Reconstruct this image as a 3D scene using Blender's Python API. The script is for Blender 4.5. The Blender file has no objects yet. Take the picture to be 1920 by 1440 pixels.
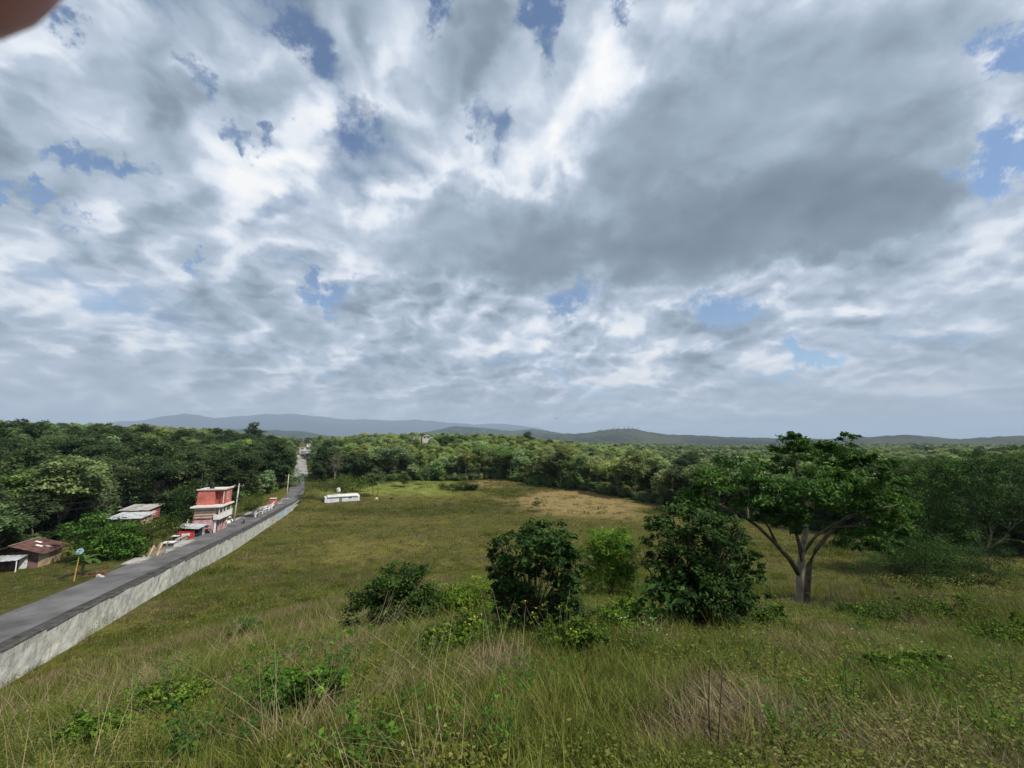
import bpy, math, random
import numpy as np

# ------------------------------------------------------------------ camera, sky, sun, exposure
scene = bpy.context.scene
col = scene.collection
PITCH = math.radians(8.7)
F = 750.0                     # focal length in pixels of a 1920 wide frame
cam_d = bpy.data.cameras.new('camera')
cam_d.sensor_width = 36.0
cam_d.lens = 36.0 * F / 1920.0
cam_d.clip_start = 0.004
cam_d.clip_end = 90000.0
cam_d.dof.use_dof = True      # phone wide lens: aperture 0.75 mm, focus far away
cam_d.dof.focus_distance = 40.0
cam_d.dof.aperture_fstop = cam_d.lens / 0.75
cam = bpy.data.objects.new('camera', cam_d)
col.objects.link(cam)
cam.location = (0, 0, 0)      # the eye is the origin; the hillside starts 1.65 m below it
cam.rotation_euler = (math.pi / 2 + PITCH, 0, 0)
scene.camera = cam

SUN_AZ = math.radians(114.0)   # from the forward axis towards the right
SUN_EL = math.radians(50.0)
sun_dir = (math.cos(SUN_EL) * math.sin(SUN_AZ), math.cos(SUN_EL) * math.cos(SUN_AZ), math.sin(SUN_EL))
sl = bpy.data.lights.new('sun', 'SUN')
sl.energy = 4.2
sl.angle = math.radians(2.5)
sl.color = (1.0, 0.95, 0.87)
so = bpy.data.objects.new('sun', sl)
col.objects.link(so)
so.rotation_euler = (math.pi / 2 - SUN_EL, 0, math.pi - SUN_AZ)

scene.view_settings.view_transform = 'Standard'
scene.view_settings.look = 'None'
scene.view_settings.gamma = 1.0
scene.view_settings.exposure = 0.4
scene.view_settings.use_curve_mapping = False
cy = scene.cycles
cy.use_denoising = True
cy.max_bounces = 5
cy.diffuse_bounces = 3
cy.glossy_bounces = 2
cy.transmission_bounces = 4
cy.volume_bounces = 0
cy.transparent_max_bounces = 8
cy.sample_clamp_indirect = 6.0
cy.caustics_reflective = False
cy.caustics_refractive = False

SP, CP = math.sin(PITCH), math.cos(PITCH)


def ray(u, v):
    """direction of photo pixel (u, v): x right, y forward (scaled so that camera depth is 1), z up"""
    a = (u - 960.0) / F
    b = (720.0 - v) / F
    return a, CP - SP * b, SP + CP * b


def unit(u, v):
    d = np.array(ray(u, v))
    return d / np.linalg.norm(d)


def build_sky():
    w = bpy.data.worlds.new('World')
    scene.world = w
    w.use_nodes = True
    nt = w.node_tree
    N, L = nt.nodes, nt.links
    N.clear()

    def val(x, sock):
        if isinstance(x, (int, float)):
            sock.default_value = x
        elif isinstance(x, tuple):
            sock.default_value = x
        else:
            L.new(x, sock)

    def M(op, a, b=0.0, c=0.0, clamp=False):
        n = N.new('ShaderNodeMath')
        n.operation = op
        n.use_clamp = clamp
        val(a, n.inputs[0]); val(b, n.inputs[1]); val(c, n.inputs[2])
        return n.outputs[0]

    def V(op, a, b=(0, 0, 0), s=None):
        n = N.new('ShaderNodeVectorMath')
        n.operation = op
        val(a, n.inputs[0]); val(b, n.inputs[1])
        if s is not None:
            val(s, n.inputs['Scale'])
        return n.outputs['Value'] if op in ('LENGTH', 'DOT_PRODUCT') else n.outputs[0]

    def noise(vec, scale, detail, rough, out='Fac', dist=0.0):
        n = N.new('ShaderNodeTexNoise')
        n.inputs['Scale'].default_value = scale
        n.inputs['Detail'].default_value = detail
        n.inputs['Roughness'].default_value = rough
        n.inputs['Distortion'].default_value = dist
        L.new(vec, n.inputs['Vector'])
        return n.outputs[out]

    def step(x, lo, hi, a=0.0, b=1.0):
        n = N.new('ShaderNodeMapRange')
        n.interpolation_type = 'SMOOTHSTEP'
        val(x, n.inputs[0]); val(lo, n.inputs[1]); val(hi, n.inputs[2]); val(a, n.inputs[3]); val(b, n.inputs[4])
        return n.outputs[0]

    def mixc(f, a, b):
        n = N.new('ShaderNodeMix')
        n.data_type = 'RGBA'
        val(f, n.inputs[0])
        for x, s in ((a, n.inputs[6]), (b, n.inputs[7])):
            if isinstance(x, tuple):
                s.default_value = (*x, 1.0)
            else:
                L.new(x, s)
        return n.outputs[2]

    tc = N.new('ShaderNodeTexCoord')
    d = tc.outputs['Generated']
    sep = N.new('ShaderNodeSeparateXYZ')
    L.new(d, sep.inputs[0])
    z = M('MAXIMUM', sep.outputs[2], 0.0)
    zc = M('ADD', z, 0.36)
    comb = N.new('ShaderNodeCombineXYZ')
    L.new(M('DIVIDE', sep.outputs[0], zc), comb.inputs[0])
    L.new(M('DIVIDE', sep.outputs[1], zc), comb.inputs[1])
    comb.inputs[2].default_value = 3.7
    P = comb.outputs[0]
    wv = V('SCALE', V('SUBTRACT', noise(P, 2.1, 3, 0.5, 'Color'), (0.5, 0.5, 0.5)), s=0.20)
    Pw = V('ADD', P, wv)
    off = V('ADD', Pw, (0.06, 0.075, 0.0))
    off2 = V('ADD', Pw, (0.03, 0.04, 0.0))
    n1 = noise(Pw, 1.6, 9, 0.50)
    n1s = noise(off, 1.6, 4, 0.5)
    n2 = noise(Pw, 4.0, 7, 0.50)
    n2s = noise(off2, 4.0, 5, 0.50)

    def puffs(vec):
        n = N.new('ShaderNodeTexVoronoi')
        n.voronoi_dimensions = '2D'
        n.feature = 'F1'
        n.inputs['Scale'].default_value = 3.6
        n.inputs['Detail'].default_value = 2.0
        n.inputs['Roughness'].default_value = 0.45
        n.inputs['Lacunarity'].default_value = 2.3
        L.new(vec, n.inputs['Vector'])
        return n.outputs['Distance']

    wv2 = V('SCALE', V('SUBTRACT', noise(P, 7.0, 4, 0.6, 'Color'), (0.5, 0.5, 0.5)), s=0.16)
    Pv = V('ADD', Pw, wv2)
    pf = puffs(Pv)
    pfs = puffs(V('ADD', Pv, (0.028, 0.045, 0.0)))

    # ragged edges for the large cloud shapes seen in the photograph
    dn = V('ADD', d, V('SCALE', V('SUBTRACT', noise(d, 4.2, 7, 0.60, 'Color'), (0.5, 0.5, 0.5)), s=0.26))
    dn2 = V('ADD', d, V('SCALE', V('SUBTRACT', noise(d, 8.0, 6, 0.66, 'Color'), (0.5, 0.5, 0.5)), s=0.26))

    def blob(u, v, ru, rv, rot=0.0, vec=None, lo=0.0, hi=1.9):
        c = unit(u, v)
        az = math.atan2(c[0], c[1]); el = math.asin(c[2])
        k = 1.0 / math.sqrt(((u - 960) / F) ** 2 + ((720 - v) / F) ** 2 + 1.0)
        m = N.new('ShaderNodeMapping')
        m.vector_type = 'TEXTURE'
        m.inputs['Location'].default_value = tuple(c)
        m.inputs['Rotation'].default_value = (el, rot, -az)
        ang_u = ru / F * k * max(k, 0.6)
        ang_v = rv / F * k * max(k, 0.6)
        m.inputs['Scale'].default_value = (ang_u, 1.0, ang_v)
        L.new(vec or dn, m.inputs['Vector'])
        return step(V('LENGTH', m.outputs[0]), lo, hi, 1.0, 0.0)

    def total(items):
        s = None
        for x, wgt in items:
            t = M('MULTIPLY', x, wgt)
            s = t if s is None else M('ADD', s, t)
        return s

    gaps = total([
        (blob(810, 20, 50, 45, 0.5, dn2), 0.8), (blob(1020, 45, 40, 75, 0.0, dn2), 0.8), (blob(935, 235, 40, 75, -0.3, dn2), 0.85),
        (blob(432, 234, 42, 24, 0, dn2), 0.75), (blob(500, 238, 26, 26, 0, dn2), 0.6), (blob(190, 325, 95, 34, 0.05, dn2), 0.8),
        (blob(125, 388, 75, 22, 0.12, dn2), 0.7), (blob(395, 160, 60, 30, 0.6, dn2), 0.55), (blob(612, 556, 46, 20, 0, dn2), 0.75),
        (blob(1085, 552, 80, 28, 0, dn2), 0.7), (blob(1335, 575, 60, 40, -0.5, dn2), 0.7), (blob(1545, 656, 92, 30, 0.02, dn2), 0.95),
        (blob(1895, 95, 85, 75, 0, dn2), 1.0), (blob(1890, 300, 70, 95, 0.3, dn2), 1.0), (blob(1180, 8, 40, 28, 0, dn2), 0.6),
        (blob(600, 90, 55, 45, 0.4, dn2), 0.55), (blob(680, 225, 40, 40, 0.6, dn2), 0.4), (blob(130, 55, 40, 40, 0.3, dn2), 0.55),
        (blob(350, 478, 60, 14, 0.1, dn2), 0.5), (blob(75, 365, 60, 30, 0.3, dn2), 0.5), (blob(145, 440, 40, 16, 0, dn2), 0.6)])
    dark = total([
        (blob(1390, 280, 470, 300, 0.0, None, 0.35, 1.2), 0.80), (blob(1310, 450, 520, 125, 0.03, None, 0.35, 1.1), 0.95),
        (blob(920, 455, 240, 115, 0.0, None, 0.35, 1.1), 1.0), (blob(1150, 260, 170, 200, 0.0, None, 0.3, 1.2), 0.35), (blob(1830, 560, 190, 110, 0.0, None, 0.3, 1.2), 0.5),
        (blob(640, 440, 230, 70, 0.35, None, 0.3, 1.3), 0.3), (blob(580, 620, 150, 48, 0.0, None, 0.3, 1.2), 0.42),
        (blob(120, 700, 300, 60, 0.05, None, 0.3, 1.2), 0.45), (blob(850, 640, 130, 45, 0, None, 0.3, 1.2), 0.3),
        (blob(1560, 700, 200, 50, 0, None, 0.3, 1.2), 0.25), (blob(1180, 715, 140, 34, 0, None, 0.3, 1.2), 0.2)])
    bright = total([
        (blob(1110, 85, 85, 110, 0.3), 0.9), (blob(880, 290, 110, 75, 0.4), 0.55), (blob(1850, 190, 60, 110, 0.0), 0.9),
        (blob(1820, 350, 55, 90, 0.3), 0.9), (blob(1850, 430, 90, 60, 0), 0.7), (blob(205, 640, 120, 50, 0.3), 0.7),
        (blob(1215, 680, 55, 45, 0), 0.75), (blob(1560, 580, 110, 40, 0), 0.45), (blob(1050, 600, 130, 45, 0), 0.4),
        (blob(720, 420, 90, 40, 0.4), 0.35), (blob(760, 100, 90, 120, 0.2), 0.35), (blob(340, 260, 150, 60, 0.3), 0.3)])

    D = M('ADD', M('ADD', M('MULTIPLY', n1, 0.85), M('MULTIPLY', n2, 0.36)), 0.215)
    calm = M('SUBTRACT', 1.0, M('MULTIPLY', M('MINIMUM', dark, 1.0), 0.80))
    D = M('ADD', D, M('MULTIPLY', M('MULTIPLY', M('SUBTRACT', 0.36, pf), 0.32), calm))
    D = M('ADD', D, M('MULTIPLY', dark, 0.11))
    Dg = M('SUBTRACT', D, M('MULTIPLY', gaps, 0.55))
    alpha = step(Dg, 0.34, 0.64)
    alpha = M('MAXIMUM', alpha, step(z, 0.16, 0.05))
    dk = M('MINIMUM', dark, 1.5)
    thick = step(M('ADD', D, M('MULTIPLY', dk, 0.25)), 0.48, 1.85)
    relief = M('ADD', M('MULTIPLY', M('SUBTRACT', n1, n1s), 1.0), M('MULTIPLY', M('SUBTRACT', n2, n2s), 0.8))
    relief = M('ADD', relief, M('MULTIPLY', M('MULTIPLY', M('SUBTRACT', pfs, pf), 0.80), calm))
    rim = M('MULTIPLY', step(dark, 0.04, 0.22), step(dark, 0.62, 0.30))
    lit = M('ADD', M('ADD', relief, M('MULTIPLY', bright, 0.30)), M('MULTIPLY', rim, 0.13))
    base = M('MULTIPLY', M('SUBTRACT', 1.0, M('MULTIPLY', dk, 0.30)), 0.325)
    shade = M('SUBTRACT', M('ADD', thick, base), lit, clamp=True)
    ramp = N.new('ShaderNodeValToRGB')
    L.new(shade, ramp.inputs[0])
    e = ramp.color_ramp.elements
    e[0].position = 0.0; e[0].color = (0.90, 0.90, 0.895, 1)
    e[1].position = 1.0; e[1].color = (0.135, 0.18, 0.235, 1)
    for p, c in ((0.16, (0.72, 0.765, 0.83)), (0.32, (0.475, 0.545, 0.645)), (0.52, (0.32, 0.395, 0.475)), (0.72, (0.21, 0.265, 0.33))):
        x = e.new(p); x.color = (*c, 1)
    cloud = ramp.outputs[0]
    low = step(z, 0.22, 0.0)
    cloud = mixc(M('MULTIPLY', low, 0.72), cloud, (0.52, 0.545, 0.55))

    sky = N.new('ShaderNodeTexSky')
    sky.sky_type = 'NISHITA'
    sky.sun_disc = False
    sky.sun_elevation = SUN_EL
    sky.sun_rotation = SUN_AZ
    sky.altitude = 200.0
    sky.air_density = 1.0
    sky.dust_density = 0.2
    sky.ozone_density = 2.0
    b1 = N.new('ShaderNodeBackground'); L.new(sky.outputs[0], b1.inputs[0]); b1.inputs[1].default_value = 0.105
    b2 = N.new('ShaderNodeBackground'); L.new(cloud, b2.inputs[0]); b2.inputs[1].default_value = 0.87
    mx = N.new('ShaderNodeMixShader')
    L.new(alpha, mx.inputs[0]); L.new(b1.outputs[0], mx.inputs[1]); L.new(b2.outputs[0], mx.inputs[2])
    out = N.new('ShaderNodeOutputWorld')
    L.new(mx.outputs[0], out.inputs[0])


build_sky()
scene.world.cycles.sampling_method = 'MANUAL'
scene.world.cycles.sample_map_resolution = 256

# ------------------------------------------------------------------ helpers
rng = np.random.default_rng(11)
random.seed(5)


def hash2(ix, iy, seed):
    n = (ix.astype(np.int64) * 374761393 + iy.astype(np.int64) * 668265263 + seed * 982451653) & 0x7fffffff
    n = ((n ^ (n >> 13)) * 1274126177) & 0x7fffffff
    n = (n ^ (n >> 16)) & 0x7fffffff
    return n / float(0x7fffffff)


def vnoise(x, y, seed=0):
    ix, iy = np.floor(x), np.floor(y)
    fx, fy = x - ix, y - iy
    fx = fx * fx * (3 - 2 * fx); fy = fy * fy * (3 - 2 * fy)
    a = hash2(ix, iy, seed); b = hash2(ix + 1, iy, seed)
    c = hash2(ix, iy + 1, seed); d = hash2(ix + 1, iy + 1, seed)
    return (a * (1 - fx) + b * fx) * (1 - fy) + (c * (1 - fx) + d * fx) * fy


def fbm(x, y, seed=0, octv=4):
    s = 0.0; amp = 0.5; tot = 0.0
    for i in range(octv):
        s = s + amp * vnoise(x * 2 ** i, y * 2 ** i, seed + i * 17)
        tot += amp; amp *= 0.5
    return s / tot


def sstep(x, lo, hi):
    t = np.clip((x - lo) / (hi - lo), 0, 1)
    return t * t * (3 - 2 * t)


class MB:
    """collects verts and faces of one mesh"""
    def __init__(self):
        self.v = []; self.f = []

    def poly(self, pts):
        n = len(self.v)
        self.v += [tuple(p) for p in pts]
        self.f.append(tuple(range(n, n + len(pts))))

    def hexa(self, p):           # 8 points: bottom ring 0-3 (counter-clockwise from above), top ring 4-7
        n = len(self.v)
        self.v += [tuple(q) for q in p]
        for f in ((3, 2, 1, 0), (4, 5, 6, 7), (0, 1, 5, 4), (1, 2, 6, 5), (2, 3, 7, 6), (3, 0, 4, 7)):
            self.f.append(tuple(n + i for i in f))

    def box(self, x0, x1, y0, y1, z0, z1):
        self.hexa([(x0, y0, z0), (x1, y0, z0), (x1, y1, z0), (x0, y1, z0), (x0, y0, z1), (x1, y0, z1), (x1, y1, z1), (x0, y1, z1)])

    def tube(self, path, rad, n=6, cap=True):
        path = [np.array(p, float) for p in path]
        if np.isscalar(rad):
            rad = [rad] * len(path)
        base = len(self.v)
        for i, p in enumerate(path):
            t = path[min(i + 1, len(path) - 1)] - path[max(i - 1, 0)]
            t = t / (np.linalg.norm(t) + 1e-9)
            a = np.cross(t, (0, 0, 1.0) if abs(t[2]) < 0.9 else (1.0, 0, 0))
            a /= np.linalg.norm(a) + 1e-9
            b = np.cross(t, a)
            for k in range(n):
                th = 2 * math.pi * k / n
                self.v.append(tuple(p + (a * math.cos(th) + b * math.sin(th)) * rad[i]))
        for i in range(len(path) - 1):
            for k in range(n):
                k2 = (k + 1) % n
                self.f.append((base + i * n + k, base + (i + 1) * n + k, base + (i + 1) * n + k2, base + i * n + k2))
        if cap:
            self.f.append(tuple(base + k for k in range(n)))
            self.f.append(tuple(base + (len(path) - 1) * n + k for k in reversed(range(n))))

    def lathe(self, prof, n=12, c=(0, 0, 0)):
        base = len(self.v)
        for r, z in prof:
            for k in range(n):
                th = 2 * math.pi * k / n
                self.v.append((c[0] + r * math.cos(th), c[1] + r * math.sin(th), c[2] + z))
        for i in range(len(prof) - 1):
            for k in range(n):
                k2 = (k + 1) % n
                self.f.append((base + i * n + k, base + i * n + k2, base + (i + 1) * n + k2, base + (i + 1) * n + k))
        self.f.append(tuple(base + k for k in reversed(range(n))))
        self.f.append(tuple(base + (len(prof) - 1) * n + k for k in range(n)))

    def mesh(self, name):
        me = bpy.data.meshes.new(name)
        me.from_pydata(self.v, [], self.f)
        me.update()
        return me

    def build(self, name, mat, parent=None, loc=None, smooth=False):
        o = link(name, self.mesh(name), mat, parent, loc)
        if smooth:
            for p in o.data.polygons:
                p.use_smooth = True
        return o


def link(name, me, mat=None, parent=None, loc=None):
    o = bpy.data.objects.new(name, me)
    col.objects.link(o)
    if mat is not None and me is not None and not me.materials:
        me.materials.append(mat)
    if parent is not None:
        o.parent = parent
    if loc is not None:
        o.location = loc
    return o


def tag(o, label=None, cat=None, group=None, kind=None):
    if label: o['label'] = label
    if cat: o['category'] = cat
    if group: o['group'] = group
    if kind: o['kind'] = kind
    return o


def thing(name, label, cat, loc, rz=0.0, group=None):
    o = bpy.data.objects.new(name, None)
    col.objects.link(o)
    o.location = loc
    o.rotation_euler = (0, 0, rz)
    o.empty_display_size = 0.2
    return tag(o, label, cat, group, 'thing')


def quads(name, V, Q, tint=None):
    me = bpy.data.meshes.new(name)
    n, m = len(V), len(Q)
    me.vertices.add(n)
    me.vertices.foreach_set('co', np.ascontiguousarray(V, np.float32).ravel())
    k = Q.shape[1]
    me.loops.add(k * m)
    me.loops.foreach_set('vertex_index', np.ascontiguousarray(Q, np.int32).ravel())
    me.polygons.add(m)
    me.polygons.foreach_set('loop_start', np.arange(0, k * m, k, dtype=np.int32))
    if tint is not None:
        a = me.attributes.new('tint', 'FLOAT', 'POINT')
        a.data.foreach_set('value', np.ascontiguousarray(tint, np.float32))
    me.update(calc_edges=True)
    return me


# ------------------------------------------------------------------ materials
def mat(name, color, rough=0.85, var=0.25, scale=3.0, bump=0.0, metal=0.0, detail=5.0, color2=None, spec=0.3, coords='Object', bscale=None):
    m = bpy.data.materials.new(name)
    m.use_nodes = True
    nt = m.node_tree
    b = nt.nodes['Principled BSDF']
    b.inputs['Roughness'].default_value = rough
    b.inputs['Metallic'].default_value = metal
    b.inputs['Specular IOR Level'].default_value = spec
    tc = nt.nodes.new('ShaderNodeTexCoord')
    no = nt.nodes.new('ShaderNodeTexNoise')
    no.inputs['Scale'].default_value = scale
    no.inputs['Detail'].default_value = detail
    no.inputs['Roughness'].default_value = 0.62
    nt.links.new(tc.outputs[coords], no.inputs['Vector'])
    mx = nt.nodes.new('ShaderNodeMix'); mx.data_type = 'RGBA'
    c2 = color2 or tuple(c * (1 - var) * 0.9 for c in color)
    c1 = color if color2 else tuple(min(c * (1 + var * 0.5), 0.9) for c in color)
    mx.inputs[6].default_value = (*c1, 1); mx.inputs[7].default_value = (*c2, 1)
    mr = nt.nodes.new('ShaderNodeMapRange')
    mr.inputs[1].default_value = 0.34; mr.inputs[2].default_value = 0.66
    nt.links.new(no.outputs['Fac'], mr.inputs[0])
    nt.links.new(mr.outputs[0], mx.inputs[0])
    nt.links.new(mx.outputs[2], b.inputs['Base Color'])
    if bump:
        n2 = nt.nodes.new('ShaderNodeTexNoise')
        n2.inputs['Scale'].default_value = bscale or scale * 5
        n2.inputs['Detail'].default_value = 6
        nt.links.new(tc.outputs[coords], n2.inputs['Vector'])
        bp = nt.nodes.new('ShaderNodeBump')
        bp.inputs['Strength'].default_value = bump
        bp.inputs['Distance'].default_value = 0.05
        nt.links.new(n2.outputs['Fac'], bp.inputs['Height'])
        nt.links.new(bp.outputs[0], b.inputs['Normal'])
    return m


def leaf_mat(name, stops, rough=0.75, trans=0.42, use_obj=True, jitter=0.35):
    """foliage: colour by the leaf's own tint, the plant's own colour and a random value per plant"""
    m = bpy.data.materials.new(name)
    m.use_nodes = True
    nt = m.node_tree
    N, L = nt.nodes, nt.links
    b = N['Principled BSDF']
    b.inputs['Roughness'].default_value = rough
    b.inputs['Specular IOR Level'].default_value = 0.12
    at = N.new('ShaderNodeAttribute'); at.attribute_name = 'tint'
    rp = N.new('ShaderNodeValToRGB')
    L.new(at.outputs['Fac'], rp.inputs[0])
    e = rp.color_ramp.elements
    e[0].position = stops[0][0]; e[0].color = (*stops[0][1], 1)
    e[1].position = stops[-1][0]; e[1].color = (*stops[-1][1], 1)
    for p, c in stops[1:-1]:
        x = e.new(p); x.color = (*c, 1)
    oi = N.new('ShaderNodeObjectInfo')
    cur = rp.outputs[0]
    if use_obj:
        mx = N.new('ShaderNodeMix'); mx.data_type = 'RGBA'; mx.blend_type = 'MULTIPLY'
        mx.inputs[0].default_value = 1.0
        L.new(cur, mx.inputs[6]); L.new(oi.outputs['Color'], mx.inputs[7])
        cur = mx.outputs[2]
    hs = N.new('ShaderNodeHueSaturation')
    mr = N.new('ShaderNodeMapRange'); mr.inputs[3].default_value = 1 - jitter; mr.inputs[4].default_value = 1 + jitter
    L.new(oi.outputs['Random'], mr.inputs[0]); L.new(mr.outputs[0], hs.inputs['Value'])
    mh = N.new('ShaderNodeMapRange'); mh.inputs[3].default_value = 0.5 - jitter * 0.07; mh.inputs[4].default_value = 0.5 + jitter * 0.05
    f = N.new('ShaderNodeMath'); f.operation = 'FRACT'
    mm = N.new('ShaderNodeMath'); mm.operation = 'MULTIPLY'; mm.inputs[1].default_value = 7.31
    L.new(oi.outputs['Random'], mm.inputs[0]); L.new(mm.outputs[0], f.inputs[0]); L.new(f.outputs[0], mh.inputs[0])
    L.new(mh.outputs[0], hs.inputs['Hue'])
    L.new(cur, hs.inputs['Color'])
    L.new(hs.outputs[0], b.inputs['Base Color'])
    tr = N.new('ShaderNodeBsdfTranslucent')
    L.new(hs.outputs[0], tr.inputs[0])
    ms = N.new('ShaderNodeMixShader'); ms.inputs[0].default_value = trans
    L.new(b.outputs[0], ms.inputs[1]); L.new(tr.outputs[0], ms.inputs[2])
    L.new(ms.outputs[0], N['Material Output'].inputs[0])
    return m


GREEN = [(0.0, (0.055, 0.082, 0.034)), (0.45, (0.118, 0.160, 0.064)), (0.8, (0.180, 0.215, 0.092)), (1.0, (0.24, 0.265, 0.13))]
M_leaf = leaf_mat('foliage', GREEN)
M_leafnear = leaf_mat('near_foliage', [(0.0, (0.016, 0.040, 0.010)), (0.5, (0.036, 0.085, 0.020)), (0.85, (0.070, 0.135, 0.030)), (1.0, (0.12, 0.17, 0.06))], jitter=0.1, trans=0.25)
M_bark = mat('bark', (0.11, 0.085, 0.06), 0.95, 0.5, 6.0, 0.5)
M_barkpale = mat('pale_bark', (0.30, 0.26, 0.20), 0.95, 0.45, 5.0, 0.5)

# ------------------------------------------------------------------ the lie of the land
WA = -20.7; WB = -0.323                      # the wall runs along x = WA + WB * y
WD = np.array([WB, 1.0]) / math.hypot(WB, 1.0)
WN = np.array([WD[1], -WD[0]])               # towards the field

By = [-40, 0, 40, 62, 74, 85, 95, 108, 130, 165, 200, 400]
Bz = [-11.0, -12.35, -14.1, -15.0, -15.4, -15.6, -15.6, -15.3, -14.7, -13.4, -12.8, -11.0]
Ry = [-60, 8, 25, 60, 72, 85, 95, 110, 130, 150, 221, 300, 400, 520, 700]
Rz = [-8.2, -11.25, -12.02, -13.6, -14.1, -14.4, -14.5, -14.3, -13.7, -13.2, -11.9, -9.9, -7.6, -4.6, -2.0]


def Bf(y):
    return (np.interp(y - 5, By, Bz) + np.interp(y, By, Bz) + np.interp(y + 5, By, Bz)) / 3


def Rf(y):
    return (np.interp(y - 6, Ry, Rz) + np.interp(y, Ry, Rz) + np.interp(y + 6, Ry, Rz)) / 3


# apparent height (photo row) of the bare ground at several distances and bearings
TU = [-900, 0, 250, 340, 400, 470, 560, 620, 700, 780, 850, 900, 960, 1000, 1050, 1100, 1130, 1160, 1190, 1220, 1250, 1400, 1550, 1700, 1800, 1920, 2900]
TV = {
    250: [846, 846, 850, 853, 857, 866, 876, 866, 859, 857, 857, 857, 859, 863, 870, 881, 883, 885, 887, 890, 893, 903, 903, 898, 895, 890, 890],
    400: [822, 822, 828, 831, 834, 840, 852, 844, 838, 836, 836, 837, 841, 845, 852, 861, 864, 866, 869, 872, 875, 880, 880, 878, 875, 872, 872],
    700: [830, 830, 827, 827, 828, 831, 838, 833, 830, 829, 829, 830, 834, 836, 840, 846, 848, 850, 852, 854, 856, 858, 858, 858, 857, 856, 856],
    1200: [837, 837, 831, 830, 829, 829, 831, 831, 831, 831, 832, 834, 836, 837, 838, 840, 841, 842, 843, 844, 845, 846, 847, 848, 848, 848, 848],
    2500: [834, 834, 832, 831, 830, 830, 829, 829, 829, 829, 830, 831, 833, 833, 834, 835, 835, 836, 836, 836, 836, 838, 838, 836, 838, 839, 839],
    4500: [836, 836, 832, 830, 829, 828, 827, 827, 827, 826, 825, 822, 818, 816, 815, 812, 807, 804, 804, 811, 815, 821, 824, 816, 824, 817, 814],
    7000: [836, 836, 832, 806, 803, 806, 808, 818, 822, 815, 799, 802, 808, 804, 812, 822, 826, 828, 828, 828, 828, 828, 828, 828, 828, 828, 828],
    12000: [836] * 27,
    20000: [812, 803, 792, 778, 787, 776, 777, 787, 790, 788, 794, 796, 797, 802, 812, 820, 824, 826, 826, 826, 826, 826, 826, 826, 826, 826, 826],
    27000: [840] * 27,
}
TR = sorted(TV)


def v2ratio(v):
    b = (720.0 - np.asarray(v, float)) / F
    return (SP + CP * b) / (CP - SP * b)


TZ = np.array([v2ratio(TV[r]) for r in TR])      # z / y
TLR = np.log(np.array(TR, float))


def far_h(x, y):
    r = np.maximum(np.hypot(x, y), 1.0)
    az = np.clip(np.arctan2(x, y), -1.15, 1.15)
    u = 960 + 758.8 * np.tan(az)
    lr = np.clip(np.log(r), TLR[0], TLR[-1] - 1e-6)
    k = np.clip(np.searchsorted(TLR, lr, side='right') - 1, 0, len(TLR) - 2)
    t = (lr - TLR[k]) / (TLR[k + 1] - TLR[k])
    t = t * t * (3 - 2 * t)
    rows = np.array([np.interp(u, TU, TZ[i]) for i in range(len(TR))])
    idx = np.arange(u.size)
    rows = rows.reshape(len(TR), -1)
    kk = k.ravel()
    q = rows[kk, idx] * (1 - t.ravel()) + rows[kk + 1, idx] * t.ravel()
    return q.reshape(x.shape) * np.maximum(r, 250.0) * np.cos(az)


SLA = np.radians([-180, -110, -75, -52, -20, 0, 20, 33, 45, 60, 90, 120, 180])
SLS = [-0.04, 0.12, 0.30, 0.338, 0.302, 0.285, 0.268, 0.246, 0.215, 0.185, 0.10, 0.0, -0.04]


def road_x(y):
    """road centre line"""
    y = np.asarray(y, float)
    a = WA + WB * y - 2.95 * WN[0] - 0.9
    b = -0.517 * y
    t = sstep(y, 92, 132)
    return a * (1 - t) + b * t


def height(x, y):
    x = np.asarray(x, float); y = np.asarray(y, float)
    r = np.hypot(x, y); az = np.arctan2(x, y)
    hill = -1.65 - np.interp(az, SLA, SLS) * (np.sqrt(r * r + 4.0) - 2.0)
    hill = hill + (fbm(x * 0.16, y * 0.16, 3) - 0.5) * 0.9 * sstep(r, 2, 14)
    fld = Bf(y) + (fbm(x * 0.05, y * 0.05, 9) - 0.5) * 0.5
    sd = (x - (WA + WB * y)) * WN[0]            # signed distance from the wall, field side positive
    near_left = sstep(-sd, 1.4, 3.2) * (1 - sstep(y, 104, 118))
    left = Rf(y) - 0.07 - 0.55 * sstep(-sd, 7.5, 14) - 0.5 * sstep(-sd, 14, 40) + (fbm(x * 0.2, y * 0.2, 5) - 0.5) * 0.4 * sstep(-sd, 7, 12)
    low = fld * (1 - near_left) + left * near_left
    k = 1.3
    hill2 = np.where(sd > -1.0, hill, hill - 3.0 * sstep(-sd, 1.0, 6.0))
    near = np.maximum(hill2, low) + np.maximum(0, k - np.abs(hill2 - low)) ** 2 / (4 * k) * np.where(sd > 2.5, 1.0, 0.0)
    near = near + (fbm(x * 0.9, y * 0.9, 21, 3) - 0.5) * 0.16 * np.where(sd > 0.6, 1.0, 0.0)
    lw = np.where(az < -0.5, 110.0, 175.0)
    w = sstep(r, lw, np.where(az < -0.5, 255.0, 290.0))
    fh = far_h(x, y)
    z = near * (1 - w) + fh * w
    # rough canopy-like surface far away, where single trees are no longer built
    rough = (fbm(x / 60.0, y / 60.0, 31, 3) - 0.5)
    z = z + rough * 26.0 * sstep(r, 2200, 4200) * (1 - 0.3 * sstep(r, 9000, 15000)) + (fbm(x / 1300.0, y / 1300.0, 41, 5) - 0.5) * 330.0 * sstep(r, 11000, 17000)
    # road bed beyond the wall
    dr = np.abs(x - road_x(y))
    wr = (1 - sstep(dr, 4.2, 9.0)) * sstep(y, 100, 112) * (1 - sstep(y, 520, 600))
    z = z * (1 - wr) + (Rf(y) - 0.08) * wr
    return z


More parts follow.
